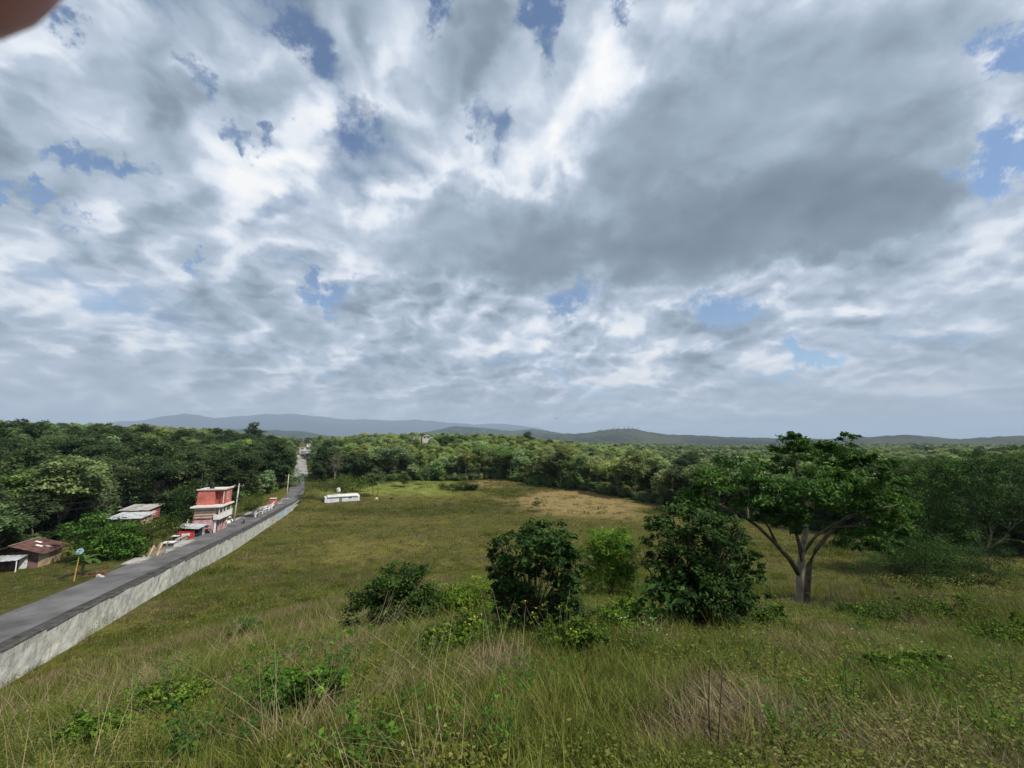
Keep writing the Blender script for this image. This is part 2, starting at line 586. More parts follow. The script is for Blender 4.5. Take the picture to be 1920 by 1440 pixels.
def hgt(x, y):
    return float(height(np.array([float(x)]), np.array([float(y)]))[0])


def hit(u, v, tmax=600.0):
    """where the ray of a photo pixel meets the ground"""
    a, b, c = ray(u, v)
    t = np.exp(np.linspace(math.log(1.5), math.log(tmax), 900))
    f = c * t - height(a * t, b * t)
    i = int(np.argmax(f < 0))
    if f[i] >= 0:
        i = len(t) - 1
    t0, t1 = t[max(i - 1, 0)], t[i]
    for _ in range(25):
        m = 0.5 * (t0 + t1)
        if c * m - hgt(a * m, b * m) < 0:
            t1 = m
        else:
            t0 = m
    return np.array([a * t1, b * t1, hgt(a * t1, b * t1)]), t1


FB = np.array([(-69, 112), (-66, 128), (-58, 140), (-52, 152), (-26, 158), (-4, 166), (8, 146), (24, 132), (40, 107), (46, 92), (54, 76), (62, 62), (74, 54), (95, 50), (140, 56), (300, 80)], float)


def field_edge(x):
    return np.interp(x, FB[:, 0], FB[:, 1])


def in_forest(x, y):
    r = np.hypot(x, y)
    sd = (x - (WA + WB * y)) * WN[0]
    right = (sd > 0) & (y > field_edge(x)) & (x > -72)
    left = (sd < -15) & (r > 70) | ((y > 118) & (x <= -72))
    left = left & ~((sd > -24) & (y < 90) & (y > 20))
    ok = right | left
    ok &= np.abs(x - road_x(y)) > np.where(y > 250, 7.5, 6.0)
    return ok


# ------------------------------------------------------------------ ground sheet
def build_ground():
    az = np.concatenate([np.radians(np.arange(-72, 72, 0.3)), np.radians(np.arange(72, 288, 3.0))])
    rr = np.exp(np.linspace(math.log(0.5), math.log(27000), 400))
    A, R = np.meshgrid(az, rr)
    X = R * np.sin(A); Y = R * np.cos(A)
    Z = height(X.ravel(), Y.ravel()).reshape(X.shape)
    nA, nR = len(az), len(rr)
    V = np.stack([X.ravel(), Y.ravel(), Z.ravel()], 1)
    V = np.vstack([V, [[0, 0, hgt(0, 0)]]])
    i = np.arange(nR - 1)[:, None] * nA; j = np.arange(nA)[None, :]; j2 = (np.arange(nA) + 1)[None, :] % nA
    Q = np.stack([(i + j).ravel(), (i + j2).ravel(), (i + nA + j2).ravel(), (i + nA + j).ravel()], 1)
    Q = Q[:, ::-1]
    me = quads('ground', V, Q)
    # what grows where: colour of the soil and short turf
    x, y = V[:, 0], V[:, 1]
    r = np.hypot(x, y)
    n = fbm(x * 0.06, y * 0.10, 51, 5); n2 = fbm(x * 0.35, y * 0.5, 61, 4); n3 = fbm(x * 0.02, y * 0.05, 71, 4)
    green = np.array([0.070, 0.085, 0.020]); dry = np.array([0.152, 0.134, 0.050]); dark = np.array([0.040, 0.046, 0.018])
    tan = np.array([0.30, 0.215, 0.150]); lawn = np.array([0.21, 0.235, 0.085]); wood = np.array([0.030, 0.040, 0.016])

    def mixv(c, k, w):
        w = np.clip(w, 0, 1)[:, None]
        return c * (1 - w) + k * w
    c = np.tile(green, (len(V), 1))
    c = mixv(c, dry, sstep(n * 0.55 + n2 * 0.45, 0.42, 0.64) * 0.85)
    fieldm = sstep(r, 38, 60)
    c = mixv(c, dry * np.array([0.80, 0.80, 0.74]), fieldm * 0.5)
    c = mixv(c, dark * 1.25, fieldm * sstep(n3, 0.50, 0.60) * 0.75)
    bx = np.exp(-(((x - 19) / 22) ** 2 + ((y - 112) / 26) ** 2) * 1.2)
    c = mixv(c, tan, sstep(bx + (n - 0.5) * 0.9, 0.22, 0.75) * 0.85)
    bx = np.exp(-(((x + 4) / 15) ** 2 + ((y - 152) / 16) ** 2))
    c = mixv(c, tan * 1.0, sstep(bx + (n - 0.5) * 0.7, 0.30, 0.6) * 0.8)
    bx = np.exp(-(((x + 22) / 10) ** 2 + ((y - 62) / 12) ** 2))
    c = mixv(c, dry * 1.15, sstep(bx + (n2 - 0.5) * 1.2, 0.45, 0.75) * 0.8)
    lw_ = sstep(y, 121, 126) * (1 - sstep(y, 160, 166)) * sstep(x, -64, -56) * (1 - sstep(x + (y - 120) * 0.15, -22, -12))
    c = mixv(c, lawn * 1.0, lw_ * (0.55 + 0.45 * sstep(n2, 0.3, 0.6)))
    sd = (x - (WA + WB * y)) * WN[0]
    verge = (1 - sstep(np.abs(sd + 8.5), 1.2, 4.0)) * (1 - sstep(y, 105, 115)) * (sd < 0)
    c = mixv(c, np.array([0.20, 0.18, 0.14]), verge * sstep(n2, 0.36, 0.6) * 0.6 * sstep(y, 40, 52))
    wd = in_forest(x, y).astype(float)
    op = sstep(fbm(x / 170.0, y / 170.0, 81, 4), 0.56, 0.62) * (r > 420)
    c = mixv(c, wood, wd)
    c = mixv(c, np.array([0.085, 0.11, 0.035]), op * wd)
    f1 = fbm(x / 45.0, y / 45.0, 91, 4); f2 = fbm(x / 400.0, y / 400.0, 95, 4)
    far = mixv(np.tile(np.array([0.016, 0.026, 0.016]), (len(V), 1)), np.array([0.050, 0.058, 0.028]), sstep(f1 * 0.5 + f2 * 0.5, 0.46, 0.62))
    far = mixv(far, np.array([0.018, 0.026, 0.026]), sstep(r, 8000, 14000))
    k = sstep(r, 1500, 2600)[:, None]
    c = c * np.array([0.76, 0.76, 0.46])
    c = c * (1 - k) + far * k
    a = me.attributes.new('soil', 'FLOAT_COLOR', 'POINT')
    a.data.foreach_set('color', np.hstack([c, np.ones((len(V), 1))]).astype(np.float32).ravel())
    me.polygons.foreach_set('use_smooth', np.ones(len(Q), bool))
    m = bpy.data.materials.new('earth_and_turf')
    m.use_nodes = True
    nt = m.node_tree; N, L = nt.nodes, nt.links
    b = N['Principled BSDF']; b.inputs['Roughness'].default_value = 0.95; b.inputs['Specular IOR Level'].default_value = 0.1
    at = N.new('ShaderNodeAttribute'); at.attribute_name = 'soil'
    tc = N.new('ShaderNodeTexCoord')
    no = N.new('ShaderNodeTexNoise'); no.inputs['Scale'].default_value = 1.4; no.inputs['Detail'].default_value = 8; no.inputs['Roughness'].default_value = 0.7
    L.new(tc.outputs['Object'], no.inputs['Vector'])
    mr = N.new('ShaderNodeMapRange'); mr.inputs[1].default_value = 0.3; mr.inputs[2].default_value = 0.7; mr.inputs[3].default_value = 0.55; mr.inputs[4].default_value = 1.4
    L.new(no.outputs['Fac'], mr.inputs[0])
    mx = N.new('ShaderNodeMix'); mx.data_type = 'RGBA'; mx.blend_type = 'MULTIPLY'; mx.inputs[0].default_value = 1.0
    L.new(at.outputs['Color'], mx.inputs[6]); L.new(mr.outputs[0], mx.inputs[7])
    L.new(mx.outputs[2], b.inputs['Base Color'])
    bp = N.new('ShaderNodeBump'); bp.inputs['Strength'].default_value = 0.7; bp.inputs['Distance'].default_value = 0.25
    L.new(no.outputs['Fac'], bp.inputs['Height']); L.new(bp.outputs[0], b.inputs['Normal'])
    me.materials.append(m)
    o = link('ground', me)
    return tag(o, 'hillside, pasture and wooded plain reaching to blue mountains', 'ground', kind='structure')


build_ground()

# ------------------------------------------------------------------ haze
def build_haze():
    mb = MB()
    gz = np.empty(len(bpy.data.objects['ground'].data.vertices) * 3, np.float32)
    bpy.data.objects['ground'].data.vertices.foreach_get('co', gz)
    gz = gz[2::3]
    mb.box(-30000, 30000, -30000, 30000, float(gz.min()) - 1.0, float(gz.max()) + 20.0)
    print('haze', gz.min(), gz.max())
    m = bpy.data.materials.new('air')
    m.use_nodes = True
    nt = m.node_tree
    nt.nodes.remove(nt.nodes['Principled BSDF'])
    v = nt.nodes.new('ShaderNodeVolumePrincipled')
    v.inputs['Color'].default_value = (0.60, 0.75, 0.95, 1)
    v.inputs['Density'].default_value = 7.0e-5
    nt.links.new(v.outputs[0], nt.nodes['Material Output'].inputs['Volume'])
    o = mb.build('haze', m)
    tag(o, 'thin pale blue haze veiling the far hills', 'haze', kind='stuff')


build_haze()

# ------------------------------------------------------------------ road, verge and wall
def strip(name, ys, off0, off1, dz, m, label, cat):
    """a sheet along the road between two sideways offsets (to the right positive)"""
    V = []; Q = []
    ys = np.asarray(ys, float)
    x = road_x(ys); dx = np.gradient(x, ys)
    ln = np.hypot(dx, 1); nx, ny = 1 / ln, -dx / ln
    z = Rf(ys)
    K = 5
    o0 = off0(ys) if callable(off0) else np.full_like(ys, off0)
    o1 = off1(ys) if callable(off1) else np.full_like(ys, off1)
    for k in range(K + 1):
        t = k / K
        o = o0 * (1 - t) + o1 * t
        crown = -0.05 * (np.abs(o) / 3.0) ** 2
        V.append(np.stack([x + nx * o, ys + ny * o, z + dz + crown], 1))
    n = len(ys)
    for k in range(K):
        i = np.arange(n - 1)
        Q.append(np.stack([k * n + i, (k + 1) * n + i, (k + 1) * n + i + 1, k * n + i + 1], 1))
    me = quads(name, np.vstack(V), np.vstack(Q))
    me.polygons.foreach_set('use_smooth', np.ones(len(me.polygons), bool))
    o = link(name, me, m)
    return tag(o, label, cat, kind='structure')


M_asph = mat('asphalt', (0.125, 0.12, 0.118), 0.9, 0.45, 0.28, 0.35, bscale=9, detail=12)
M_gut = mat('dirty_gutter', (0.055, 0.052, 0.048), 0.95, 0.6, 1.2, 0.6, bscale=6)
M_conc = mat('concrete', (0.36, 0.345, 0.31), 0.92, 0.35, 0.8, 0.3, bscale=10, detail=8)
M_farroad = mat('pale_road', (0.30, 0.29, 0.27), 0.9, 0.2, 0.2)
ysA = np.arange(-12, 168, 1.5)
strip('road', ysA, lambda y: -2.6 - 0.25 * fbm(y * 0.3, y * 0, 4, 3), lambda y: 1.55 - 0.25 * fbm(y * 0.5, y * 0, 8, 3), 0.05, M_asph, 'grey asphalt road running down beside the long block wall', 'road')
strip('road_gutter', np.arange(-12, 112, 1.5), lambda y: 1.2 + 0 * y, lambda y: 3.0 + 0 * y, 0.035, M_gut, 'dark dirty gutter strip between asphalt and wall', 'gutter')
strip('far_road', np.arange(167, 470, 4.0), -2.9, 2.9, 0.10, M_farroad, 'pale far stretch of road climbing towards the village', 'road')
strip('road_verge', np.arange(50, 104, 1.0), lambda y: -2.8 - 1.8 * sstep(y, 50, 60) - 0.9 * sstep(y, 62, 70) * (1 - sstep(y, 84, 92)) - 0.5 * fbm(y * 0.7, y * 0, 14, 3), lambda y: -2.3 + 0 * y, 0.02, M_conc, 'pale concrete apron along the left edge of the road', 'pavement')


def wall_mat():
    m = bpy.data.materials.new('weathered_render')
    m.use_nodes = True
    nt = m.node_tree; N, L = nt.nodes, nt.links
    b = N['Principled BSDF']; b.inputs['Roughness'].default_value = 0.95; b.inputs['Specular IOR Level'].default_value = 0.15
    tc = N.new('ShaderNodeTexCoord')
    no = N.new('ShaderNodeTexNoise'); no.inputs['Scale'].default_value = 1.3; no.inputs['Detail'].default_value = 9; no.inputs['Roughness'].default_value = 0.68
    mp = N.new('ShaderNodeMapping'); mp.inputs['Scale'].default_value = (1.6, 1.6, 0.35)
    L.new(tc.outputs['Object'], no.inputs['Vector'])
    L.new(tc.outputs['Object'], mp.inputs['Vector'])
    st = N.new('ShaderNodeTexNoise'); st.inputs['Scale'].default_value = 2.2; st.inputs['Detail'].default_value = 7; st.inputs['Roughness'].default_value = 0.7
    L.new(mp.outputs[0], st.inputs['Vector'])
    r1 = N.new('ShaderNodeValToRGB'); L.new(no.outputs['Fac'], r1.inputs[0])
    e = r1.color_ramp.elements
    e[0].position = 0.3; e[0].color = (0.25, 0.248, 0.225, 1); e[1].position = 0.62; e[1].color = (0.53, 0.525, 0.49, 1)
    r2 = N.new('ShaderNodeValToRGB'); L.new(st.outputs['Fac'], r2.inputs[0])
    e = r2.color_ramp.elements
    e[0].position = 0.36; e[0].color = (0.55, 0.55, 0.5, 1); e[1].position = 0.47; e[1].color = (1, 1, 1, 1)
    mx = N.new('ShaderNodeMix'); mx.data_type = 'RGBA'; mx.blend_type = 'MULTIPLY'; mx.inputs[0].default_value = 0.85
    L.new(r1.outputs[0], mx.inputs[6]); L.new(r2.outputs[0], mx.inputs[7])
    oi = N.new('ShaderNodeObjectInfo')
    m2 = N.new('ShaderNodeMix'); m2.data_type = 'RGBA'; m2.blend_type = 'MULTIPLY'; m2.inputs[0].default_value = 1.0
    L.new(mx.outputs[2], m2.inputs[6]); L.new(oi.outputs['Color'], m2.inputs[7])
    L.new(m2.outputs[2], b.inputs['Base Color'])
    bp = N.new('ShaderNodeBump'); bp.inputs['Strength'].default_value = 0.8; bp.inputs['Distance'].default_value = 0.12
    L.new(no.outputs['Fac'], bp.inputs['Height']); L.new(bp.outputs[0], b.inputs['Normal'])
    return m


def build_wall():
    M_w = wall_mat()
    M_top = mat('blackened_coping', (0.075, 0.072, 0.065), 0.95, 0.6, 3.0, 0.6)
    y = 6.0
    root = thing('perimeter_wall', 'long stepped grey rendered wall between the road and the pasture', 'wall', (WA + WB * 30, 30.0, hgt(WA + WB * 30 + 1, 30.0)))
    ox, oy, oz = root.location
    rnd = random.Random(3)
    i = 0
    step_len = 3.2
    while y < 104:
        y2 = y + step_len * WD[1]
        ym = 0.5 * (y + y2)
        top = float(Rf(ym)) + 0.62 + rnd.uniform(-0.05, 0.05) - 0.25 * max(0, (y - 92) / 12)
        zb = min(float(Bf(y)), float(Bf(y2))) - 0.9
        jog = rnd.uniform(-0.015, 0.015)
        p0 = np.array([WA + WB * y, y]) + WD * 0.012; p1 = np.array([WA + WB * y2, y2]) - WD * 0.012
        t = 0.11
        a0, a1 = p0 + WN * (t + jog), p1 + WN * (t + jog)
        b0, b1 = p0 - WN * t, p1 - WN * t
        # a grid on the field face, slightly uneven like trowelled render
        mb = MB()
        nu, nv = 7, 5
        pts = {}
        for ku in range(nu + 1):
            for kv in range(nv + 1):
                q = a0 + (a1 - a0) * ku / nu
                edge = ku in (0, nu) or kv in (0, nv)
                dd = 0 if edge else rnd.uniform(-0.045, 0.03)
                q = q + WN * dd
                ztop = top + (rnd.uniform(-0.035, 0.025) if kv == nv and not ku in (0, nu) else 0)
                pts[ku, kv] = len(mb.v)
                mb.v.append((q[0] - ox, q[1] - oy, zb + (ztop - zb) * kv / nv - oz))
        for ku in range(nu):
            for kv in range(nv):
                mb.f.append((pts[ku, kv], pts[ku, kv + 1], pts[ku + 1, kv + 1], pts[ku + 1, kv]))
        n0 = len(mb.v)
        for q, z in ((b0, zb), (b1, zb), (b1, top), (b0, top)):
            mb.v.append((q[0] - ox, q[1] - oy, z - oz))
        mb.f += [(n0, n0 + 1, n0 + 2, n0 + 3), (pts[0, 0], n0, n0 + 3, pts[0, nv]), (pts[nu, 0], pts[nu, nv], n0 + 2, n0 + 1)]
        mb.f.append(tuple([pts[k, nv] for k in range(nu + 1)] + [n0 + 2, n0 + 3]))
        pn = mb.build('panel', M_w, root)
        s = rnd.uniform(0.86, 1.06)
        pn.color = (s, s, s * rnd.uniform(0.95, 1.0), 1)
        if 83 < y < 92:
            pn.color = (0.80 * s, 0.95 * s, 1.12 * s, 1)
            pn['label'] = 'panel with faded pale blue paint'
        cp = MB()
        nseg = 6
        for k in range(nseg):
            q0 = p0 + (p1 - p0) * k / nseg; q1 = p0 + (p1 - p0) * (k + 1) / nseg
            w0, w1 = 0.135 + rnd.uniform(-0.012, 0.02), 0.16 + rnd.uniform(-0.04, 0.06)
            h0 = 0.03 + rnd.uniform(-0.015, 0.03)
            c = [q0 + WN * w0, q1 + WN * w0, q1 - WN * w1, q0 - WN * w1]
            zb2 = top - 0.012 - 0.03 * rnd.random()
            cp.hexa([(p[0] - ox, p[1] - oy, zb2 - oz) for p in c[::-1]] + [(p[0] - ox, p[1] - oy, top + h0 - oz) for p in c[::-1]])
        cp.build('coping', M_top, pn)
        y = y2
        i += 1


build_wall()

# ------------------------------------------------------------------ leaves and trees
def leaves(c, size, aspect, rnd, up=0.6, out=None, droop=0.0, fold=0.12):
    """diamond leaves centred at c (n,3); returns verts (4n,3) and quads (n,4)"""
    n = len(c)
    nrm = rnd.normal(size=(n, 3)); nrm[:, 2] = np.abs(nrm[:, 2]) + up
    if out is not None:
        nrm += out * 0.7
    nrm /= np.linalg.norm(nrm, axis=1)[:, None]
    a = rnd.normal(size=(n, 3))
    if out is not None:
        a += out * 0.8
    a[:, 2] -= droop
    a -= nrm * (a * nrm).sum(1)[:, None]
    a /= np.linalg.norm(a, axis=1)[:, None] + 1e-9
    b = np.cross(nrm, a)
    s = (size * rnd.uniform(0.65, 1.35, n))[:, None]
    V = np.empty((n, 4, 3))
    V[:, 0] = c - a * s * 0.5
    V[:, 1] = c + b * s * aspect * 0.5 + nrm * s * fold + a * s * 0.05
    V[:, 2] = c + a * s * 0.5 - nrm * s * fold * 0.5
    V[:, 3] = c - b * s * aspect * 0.5 + nrm * s * fold + a * s * 0.05
    return V.reshape(-1, 3), np.arange(4 * n).reshape(n, 4)


def crown_mesh(name, lobes, n, size, aspect, rnd, clump=0.24, droop=0.0, up=0.6, nclump=None, fill=0.35, material=None):
    """leaf clumps spread through the lobes (x, y, z, rx, ry, rz)"""
    lob = np.array(lobes, float)
    wgt = (lob[:, 3] * lob[:, 4] * lob[:, 5]) ** 0.72
    wgt /= wgt.sum()
    nclump = nclump or max(24, n // 26)
    li = rnd.choice(len(lob), nclump, p=wgt)
    d = rnd.normal(size=(nclump, 3))
    d[:, 2] = d[:, 2] * 0.9 + 0.22
    d /= np.linalg.norm(d, axis=1)[:, None]
    rad = 1 - fill * rnd.random(nclump) ** 1.3
    rad *= rnd.uniform(0.80, 1.20, nclump)
    cc = lob[li, :3] + d * lob[li, 3:6] * rad[:, None]
    ct = np.clip(rnd.normal(0.46, 0.21, nclump) + d[:, 2] * 0.12, 0, 1)
    k = rnd.integers(0, nclump, n)
    cr = clump * lob[li, 3:6].mean(1)
    off = rnd.normal(size=(n, 3)) * cr[k][:, None] * np.array([0.75, 0.75, 0.42])
    p = cc[k] + off
    out = d[k]
    V, Q = leaves(p, size, aspect, rnd, up, out, droop)
    t = np.clip(ct[k] + rnd.normal(0, 0.12, n), 0, 1)
    me = quads(name, V, Q, np.repeat(t, 4))
    me.materials.append(material or M_leaf)
    return me


def bend(p0, p1, rnd, n=5, sag=0.12):
    p0 = np.array(p0, float); p1 = np.array(p1, float)
    ln = np.linalg.norm(p1 - p0)
    pts = []
    off = rnd.normal(size=3) * ln * 0.06
    for i in range(n + 1):
        t = i / n
        q = p0 * (1 - t) + p1 * t
        q = q + off * math.sin(math.pi * t) + np.array([0, 0, -sag * ln * math.sin(math.pi * t)])
        pts.append(q)
    return pts


def trunk_mesh(name, lobes, fork, r0, rnd, lean=(0, 0), material=None, twigs=2, base=(0, 0, -0.3), nside=7):
    mb = MB()
    top = np.array([lean[0], lean[1], fork])
    path = bend(base, top, rnd, 4, 0.0)
    mb.tube(path, [r0 * 1.25, r0, r0 * 0.88, r0 * 0.8, r0 * 0.74], nside)
    for lb in lobes:
        tgt = np.array(lb[:3]) + np.array([0, 0, lb[5] * 0.15])
        start = path[-1] if rnd.random() < 0.6 else path[-2]
        rr = r0 * rnd.uniform(0.38, 0.55)
        pp = bend(start, tgt, rnd, 5, 0.10)
        mb.tube(pp, [rr * (1 - 0.16 * i) for i in range(6)], 5)
        for _ in range(twigs):
            dd = rnd.normal(size=3); dd[2] = abs(dd[2]) * 0.6
            e = np.array(lb[:3]) + dd / np.linalg.norm(dd) * np.array(lb[3:6]) * 0.85
            mb.tube(bend(pp[rnd.integers(2, 5)], e, rnd, 3, 0.05), [rr * 0.4, rr * 0.3, rr * 0.2, rr * 0.08], 4)
    me = mb.mesh(name)
    for p in me.polygons:
        p.use_smooth = True
    me.materials.append(material or M_bark)
    return me


def random_lobes(rnd, H, W, low=0.35, n=7, flat=0.75):
    L_ = []
    for i in range(n):
        a = 2 * math.pi * (i + rnd.random() * 0.7) / n
        q = rnd.uniform(0.20, 0.62) * W * 0.5
        z = H * rnd.uniform(low + 0.14, 0.82)
        s = W * rnd.uniform(0.19, 0.29)
        L_.append((q * math.cos(a), q * math.sin(a), z, s, s, s * flat * rnd.uniform(0.8, 1.1)))
    L_.append((rnd.normal() * 0.06 * W, rnd.normal() * 0.06 * W, H - W * 0.2, W * 0.24, W * 0.24, W * 0.19))
    return L_


TREES = []     # (trunk mesh, crown mesh, height, width)
specs = [(11, 9, 0.30, 8, 0.80), (13, 8, 0.34, 8, 0.9), (9, 9.5, 0.30, 8, 0.62), (10, 7, 0.25, 6, 0.95), (12, 11, 0.45, 9, 0.5), (8, 7, 0.22, 6, 0.85), (14, 9, 0.40, 8, 0.8), (9.5, 8, 0.36, 7, 0.7)]
for i, (H, W, low, n, fl) in enumerate(specs):
    rd = np.random.default_rng(100 + i)
    lb = random_lobes(rd, H, W, low, n, fl)
    cm = crown_mesh('tree_crown', lb, 5000, 0.48, 0.66, rd, clump=0.30, nclump=170, up=1.6)
    tm = trunk_mesh('tree_trunk', lb, H * low * 0.9, 0.17, rd, material=M_barkpale if i in (4, 6) else M_bark)
    TREES.append((tm, cm, H, W))
rd = np.random.default_rng(140)          # nearly bare crown
lb = random_lobes(rd, 10, 8, 0.3, 9, 0.9)
TREES.append((trunk_mesh('tree_trunk', lb, 3.0, 0.16, rd, material=M_barkpale, twigs=9), crown_mesh('tree_crown', lb, 650, 0.40, 0.6, rd, clump=0.34, nclump=90), 10, 8))
rd = np.random.default_rng(141)          # slender young tree
lb = [(0, 0, 4.6, 1.9, 1.9, 1.5), (0.5, 0.3, 6.0, 1.6, 1.6, 1.4), (-0.5, 0.1, 5.4, 1.7, 1.5, 1.3), (0.1, -0.2, 7.0, 1.1, 1.1, 1.0)]
TREES.append((trunk_mesh('tree_trunk', lb, 3.4, 0.085, rd, twigs=1), crown_mesh('tree_crown', lb, 1900, 0.34, 0.6, rd, clump=0.30, nclump=90), 8, 4.5))

TONES = [('dark green', (0.46, 0.56, 0.50)), ('mid green', (1.08, 1.24, 1.12)), ('olive', (1.60, 1.52, 1.35)), ('fresh green', (1.32, 1.68, 1.10)),
         ('yellow-green', (1.85, 1.85, 1.30)), ('grey-green', (1.75, 1.82, 2.0)), ('brownish', (1.95, 1.70, 1.65))]


def plant_tree(kind, x, y, s, rz, tone, label, group=None, zoff=0.0, sz=None):
    tm, cm, H, W = TREES[kind]
    root = thing('broadleaf_tree', label, 'tree', (x, y, hgt(x, y) - 0.05 + zoff), rz, group)
    root.scale = (s, s, sz or s)
    link('trunk', tm, None, root)
    c = link('crown', cm, None, root)
    c.color = (*TONES[tone][1], 1)
    return root


ORD = ['first', 'second', 'third', 'fourth', 'fifth', 'sixth', 'seventh', 'eighth', 'ninth', 'tenth', 'eleventh', 'twelfth', 'thirteenth', 'fourteenth', 'fifteenth', 'sixteenth', 'seventeenth', 'eighteenth', 'nineteenth', 'twentieth']
ORD += ['twenty-' + o for o in ORD[:9]] + ['thirtieth'] + ['thirty-' + o for o in ORD[:9]] + ['fortieth'] + ['forty-' + o for o in ORD[:9]] + ['fiftieth']

# far buildings: (u, base v guess distance y, width, depth, height, colour, roof)
VILLAGE = []
CLEAR = []


def pix_at(u, y):
    """ground point on the bearing of photo column u at forward distance y"""
    a, b, c = ray(u, 850)
    x = a / b * y
    return x, y


def make_forest():
    rd = np.random.default_rng(77)
    pts = []
    cell = {}

    def free(x, y, d):
        k = (int(x // 6), int(y // 6))
        for i in (-1, 0, 1):
            for j in (-1, 0, 1):
                for q in cell.get((k[0] + i, k[1] + j), ()):
                    if (q[0] - x) ** 2 + (q[1] - y) ** 2 < d * d:
                        return False
        return True

    def add(x, y):
        cell.setdefault((int(x // 6), int(y // 6)), []).append((x, y))
        pts.append((x, y))

    # a front row along the far edge of the field
    edge = []
    for xa in np.arange(-22, 46, 4.2):
        x = xa + rd.uniform(-1, 1); y = float(field_edge(x)) + rd.uniform(2.5, 8.5)
        add(x, y); edge.append((x, y))
    n = 26000
    r = np.sqrt(rd.uniform(62 ** 2, 330 ** 2, n)); az = np.radians(rd.uniform(-55, 55, n))
    X, Y = r * np.sin(az), r * np.cos(az)
    ok = in_forest(X, Y)
    # the small lawn side keeps a low hedge, the view along the far road stays open
    ok &= ~((X > -70) & (X < -20) & (Y < 158) & (Y > 60))
    ok &= ~((np.abs(X + 0.517 * Y) < 4 + 0.028 * np.maximum(Y - 120, 0)) & (Y > 110))
    for h in CLEAR:
        hx, hy = h[0], h[1]
        dl = math.hypot(hx, hy)
        t = (X * hx + Y * hy) / dl
        off = np.abs(X * hy - Y * hx) / dl
        ok &= ~((off < h[2]) & (t < dl + 6) & (t > dl - h[3]))
    for x, y in zip(X[ok], Y[ok]):
        d = 4.6 if math.hypot(x, y) < 130 else 5.6
        if free(x, y, d):
            add(x, y)
    return edge, pts


def tone_at(x, y, rd):
    n = float(fbm(np.array([x / 38.0]), np.array([y / 38.0]), 131, 3)[0]) + rd.normal() * 0.10
    if x < -45 and math.hypot(x, y) < 190:       # shade over the left wood is put into darker leaf tones
        n -= 0.24
    if -0.5 * y < x < 0.36 * y:
        n += 0.20
    if n < 0.38: return 0
    if n < 0.50: return 1
    if n < 0.58: return int(rd.choice([1, 3, 5]))
    if n < 0.66: return 2
    return int(rd.choice([4, 6, 2]))

# ------------------------------------------------------------------ scattered masses (geometry nodes)
def source_collection(name, objs):
    c = bpy.data.collections.new(name)
    for o in objs:
        c.objects.link(o)
    return c


def scatter(name, pts, rot, scl, idx, coll, label, cat):
    me = bpy.data.meshes.new(name)
    n = len(pts)
    me.vertices.add(n)
    me.vertices.foreach_set('co', np.ascontiguousarray(pts, np.float32).ravel())
    a = me.attributes.new('rot', 'FLOAT_VECTOR', 'POINT'); a.data.foreach_set('vector', np.ascontiguousarray(rot, np.float32).ravel())
    a = me.attributes.new('scl', 'FLOAT_VECTOR', 'POINT'); a.data.foreach_set('vector', np.ascontiguousarray(scl, np.float32).ravel())
    a = me.attributes.new('pick', 'INT', 'POINT'); a.data.foreach_set('value', np.ascontiguousarray(idx, np.int32))
    me.update()
    o = link(name, me)
    g = bpy.data.node_groups.new(name, 'GeometryNodeTree')
    g.interface.new_socket('Geometry', in_out='INPUT', socket_type='NodeSocketGeometry')
    g.interface.new_socket('Geometry', in_out='OUTPUT', socket_type='NodeSocketGeometry')
    N, L = g.nodes, g.links
    gi, go = N.new('NodeGroupInput'), N.new('NodeGroupOutput')
    m2p = N.new('GeometryNodeMeshToPoints')
    ip = N.new('GeometryNodeInstanceOnPoints')
    ci = N.new('GeometryNodeCollectionInfo')
    ci.inputs['Collection'].default_value = coll
    ci.inputs['Separate Children'].default_value = True
    ci.inputs['Reset Children'].default_value = True

    def attr(nm, t):
        x = N.new('GeometryNodeInputNamedAttribute')
        x.data_type = t
        x.inputs['Name'].default_value = nm
        return [s for s in x.outputs if s.name == 'Attribute' and s.enabled][0]
    e2r = N.new('FunctionNodeEulerToRotation')
    L.new(gi.outputs[0], m2p.inputs['Mesh'])
    L.new(m2p.outputs['Points'], ip.inputs['Points'])
    L.new(ci.outputs[0], ip.inputs['Instance'])
    ip.inputs['Pick Instance'].default_value = True
    L.new(attr('pick', 'INT'), ip.inputs['Instance Index'])
    L.new(attr('rot', 'FLOAT_VECTOR'), e2r.inputs[0])
    L.new(e2r.outputs[0], ip.inputs['Rotation'])
    L.new(attr('scl', 'FLOAT_VECTOR'), ip.inputs['Scale'])
    L.new(ip.outputs[0], go.inputs[0])
    md = o.modifiers.new('scatter', 'NODES')
    md.node_group = g
    return tag(o, label, cat, kind='stuff')


def src(name, me, color=(1, 1, 1)):
    o = bpy.data.objects.new(name, me)
    o.color = (*color, 1)
    return o


# --- the village houses have to be known before the wood is planted
for u, y, wd, clr in ((556, 330, 5, 60), (572, 300, 5, 60), (578, 360, 6, 70), (585, 430, 6, 80), (592, 395, 6, 70), (600, 470, 8, 90), (607, 520, 8, 90),
                      (566, 480, 8, 90), (580, 560, 8, 90), (630, 520, 7, 80), (660, 540, 7, 80)):
    x, yy = pix_at(u, y)
    VILLAGE.append((x, yy, wd, clr))
FARLAB = []
for u, y, lab in ((781, 392, 'white house on the skyline wood above the lawn'), (806, 405, 'white house right of another on the skyline wood'), (799, 352, 'small pale house lower in the wood above the lawn'), (1030, 700, 'white house on the wooded rise left of the far hill'),
                  (1275, 800, 'long white house on the far green slope'), (287, 335, 'white roof high in the left wood'), (300, 330, 'small white roof within the left wood'), (450, 395, 'white roof in the wood left of the village'), (1100, 620, 'cream house in the trees beyond the bare strip')):
    x, yy = pix_at(u, y)
    VILLAGE.append((x, yy, 6, 60)); FARLAB.append(lab)

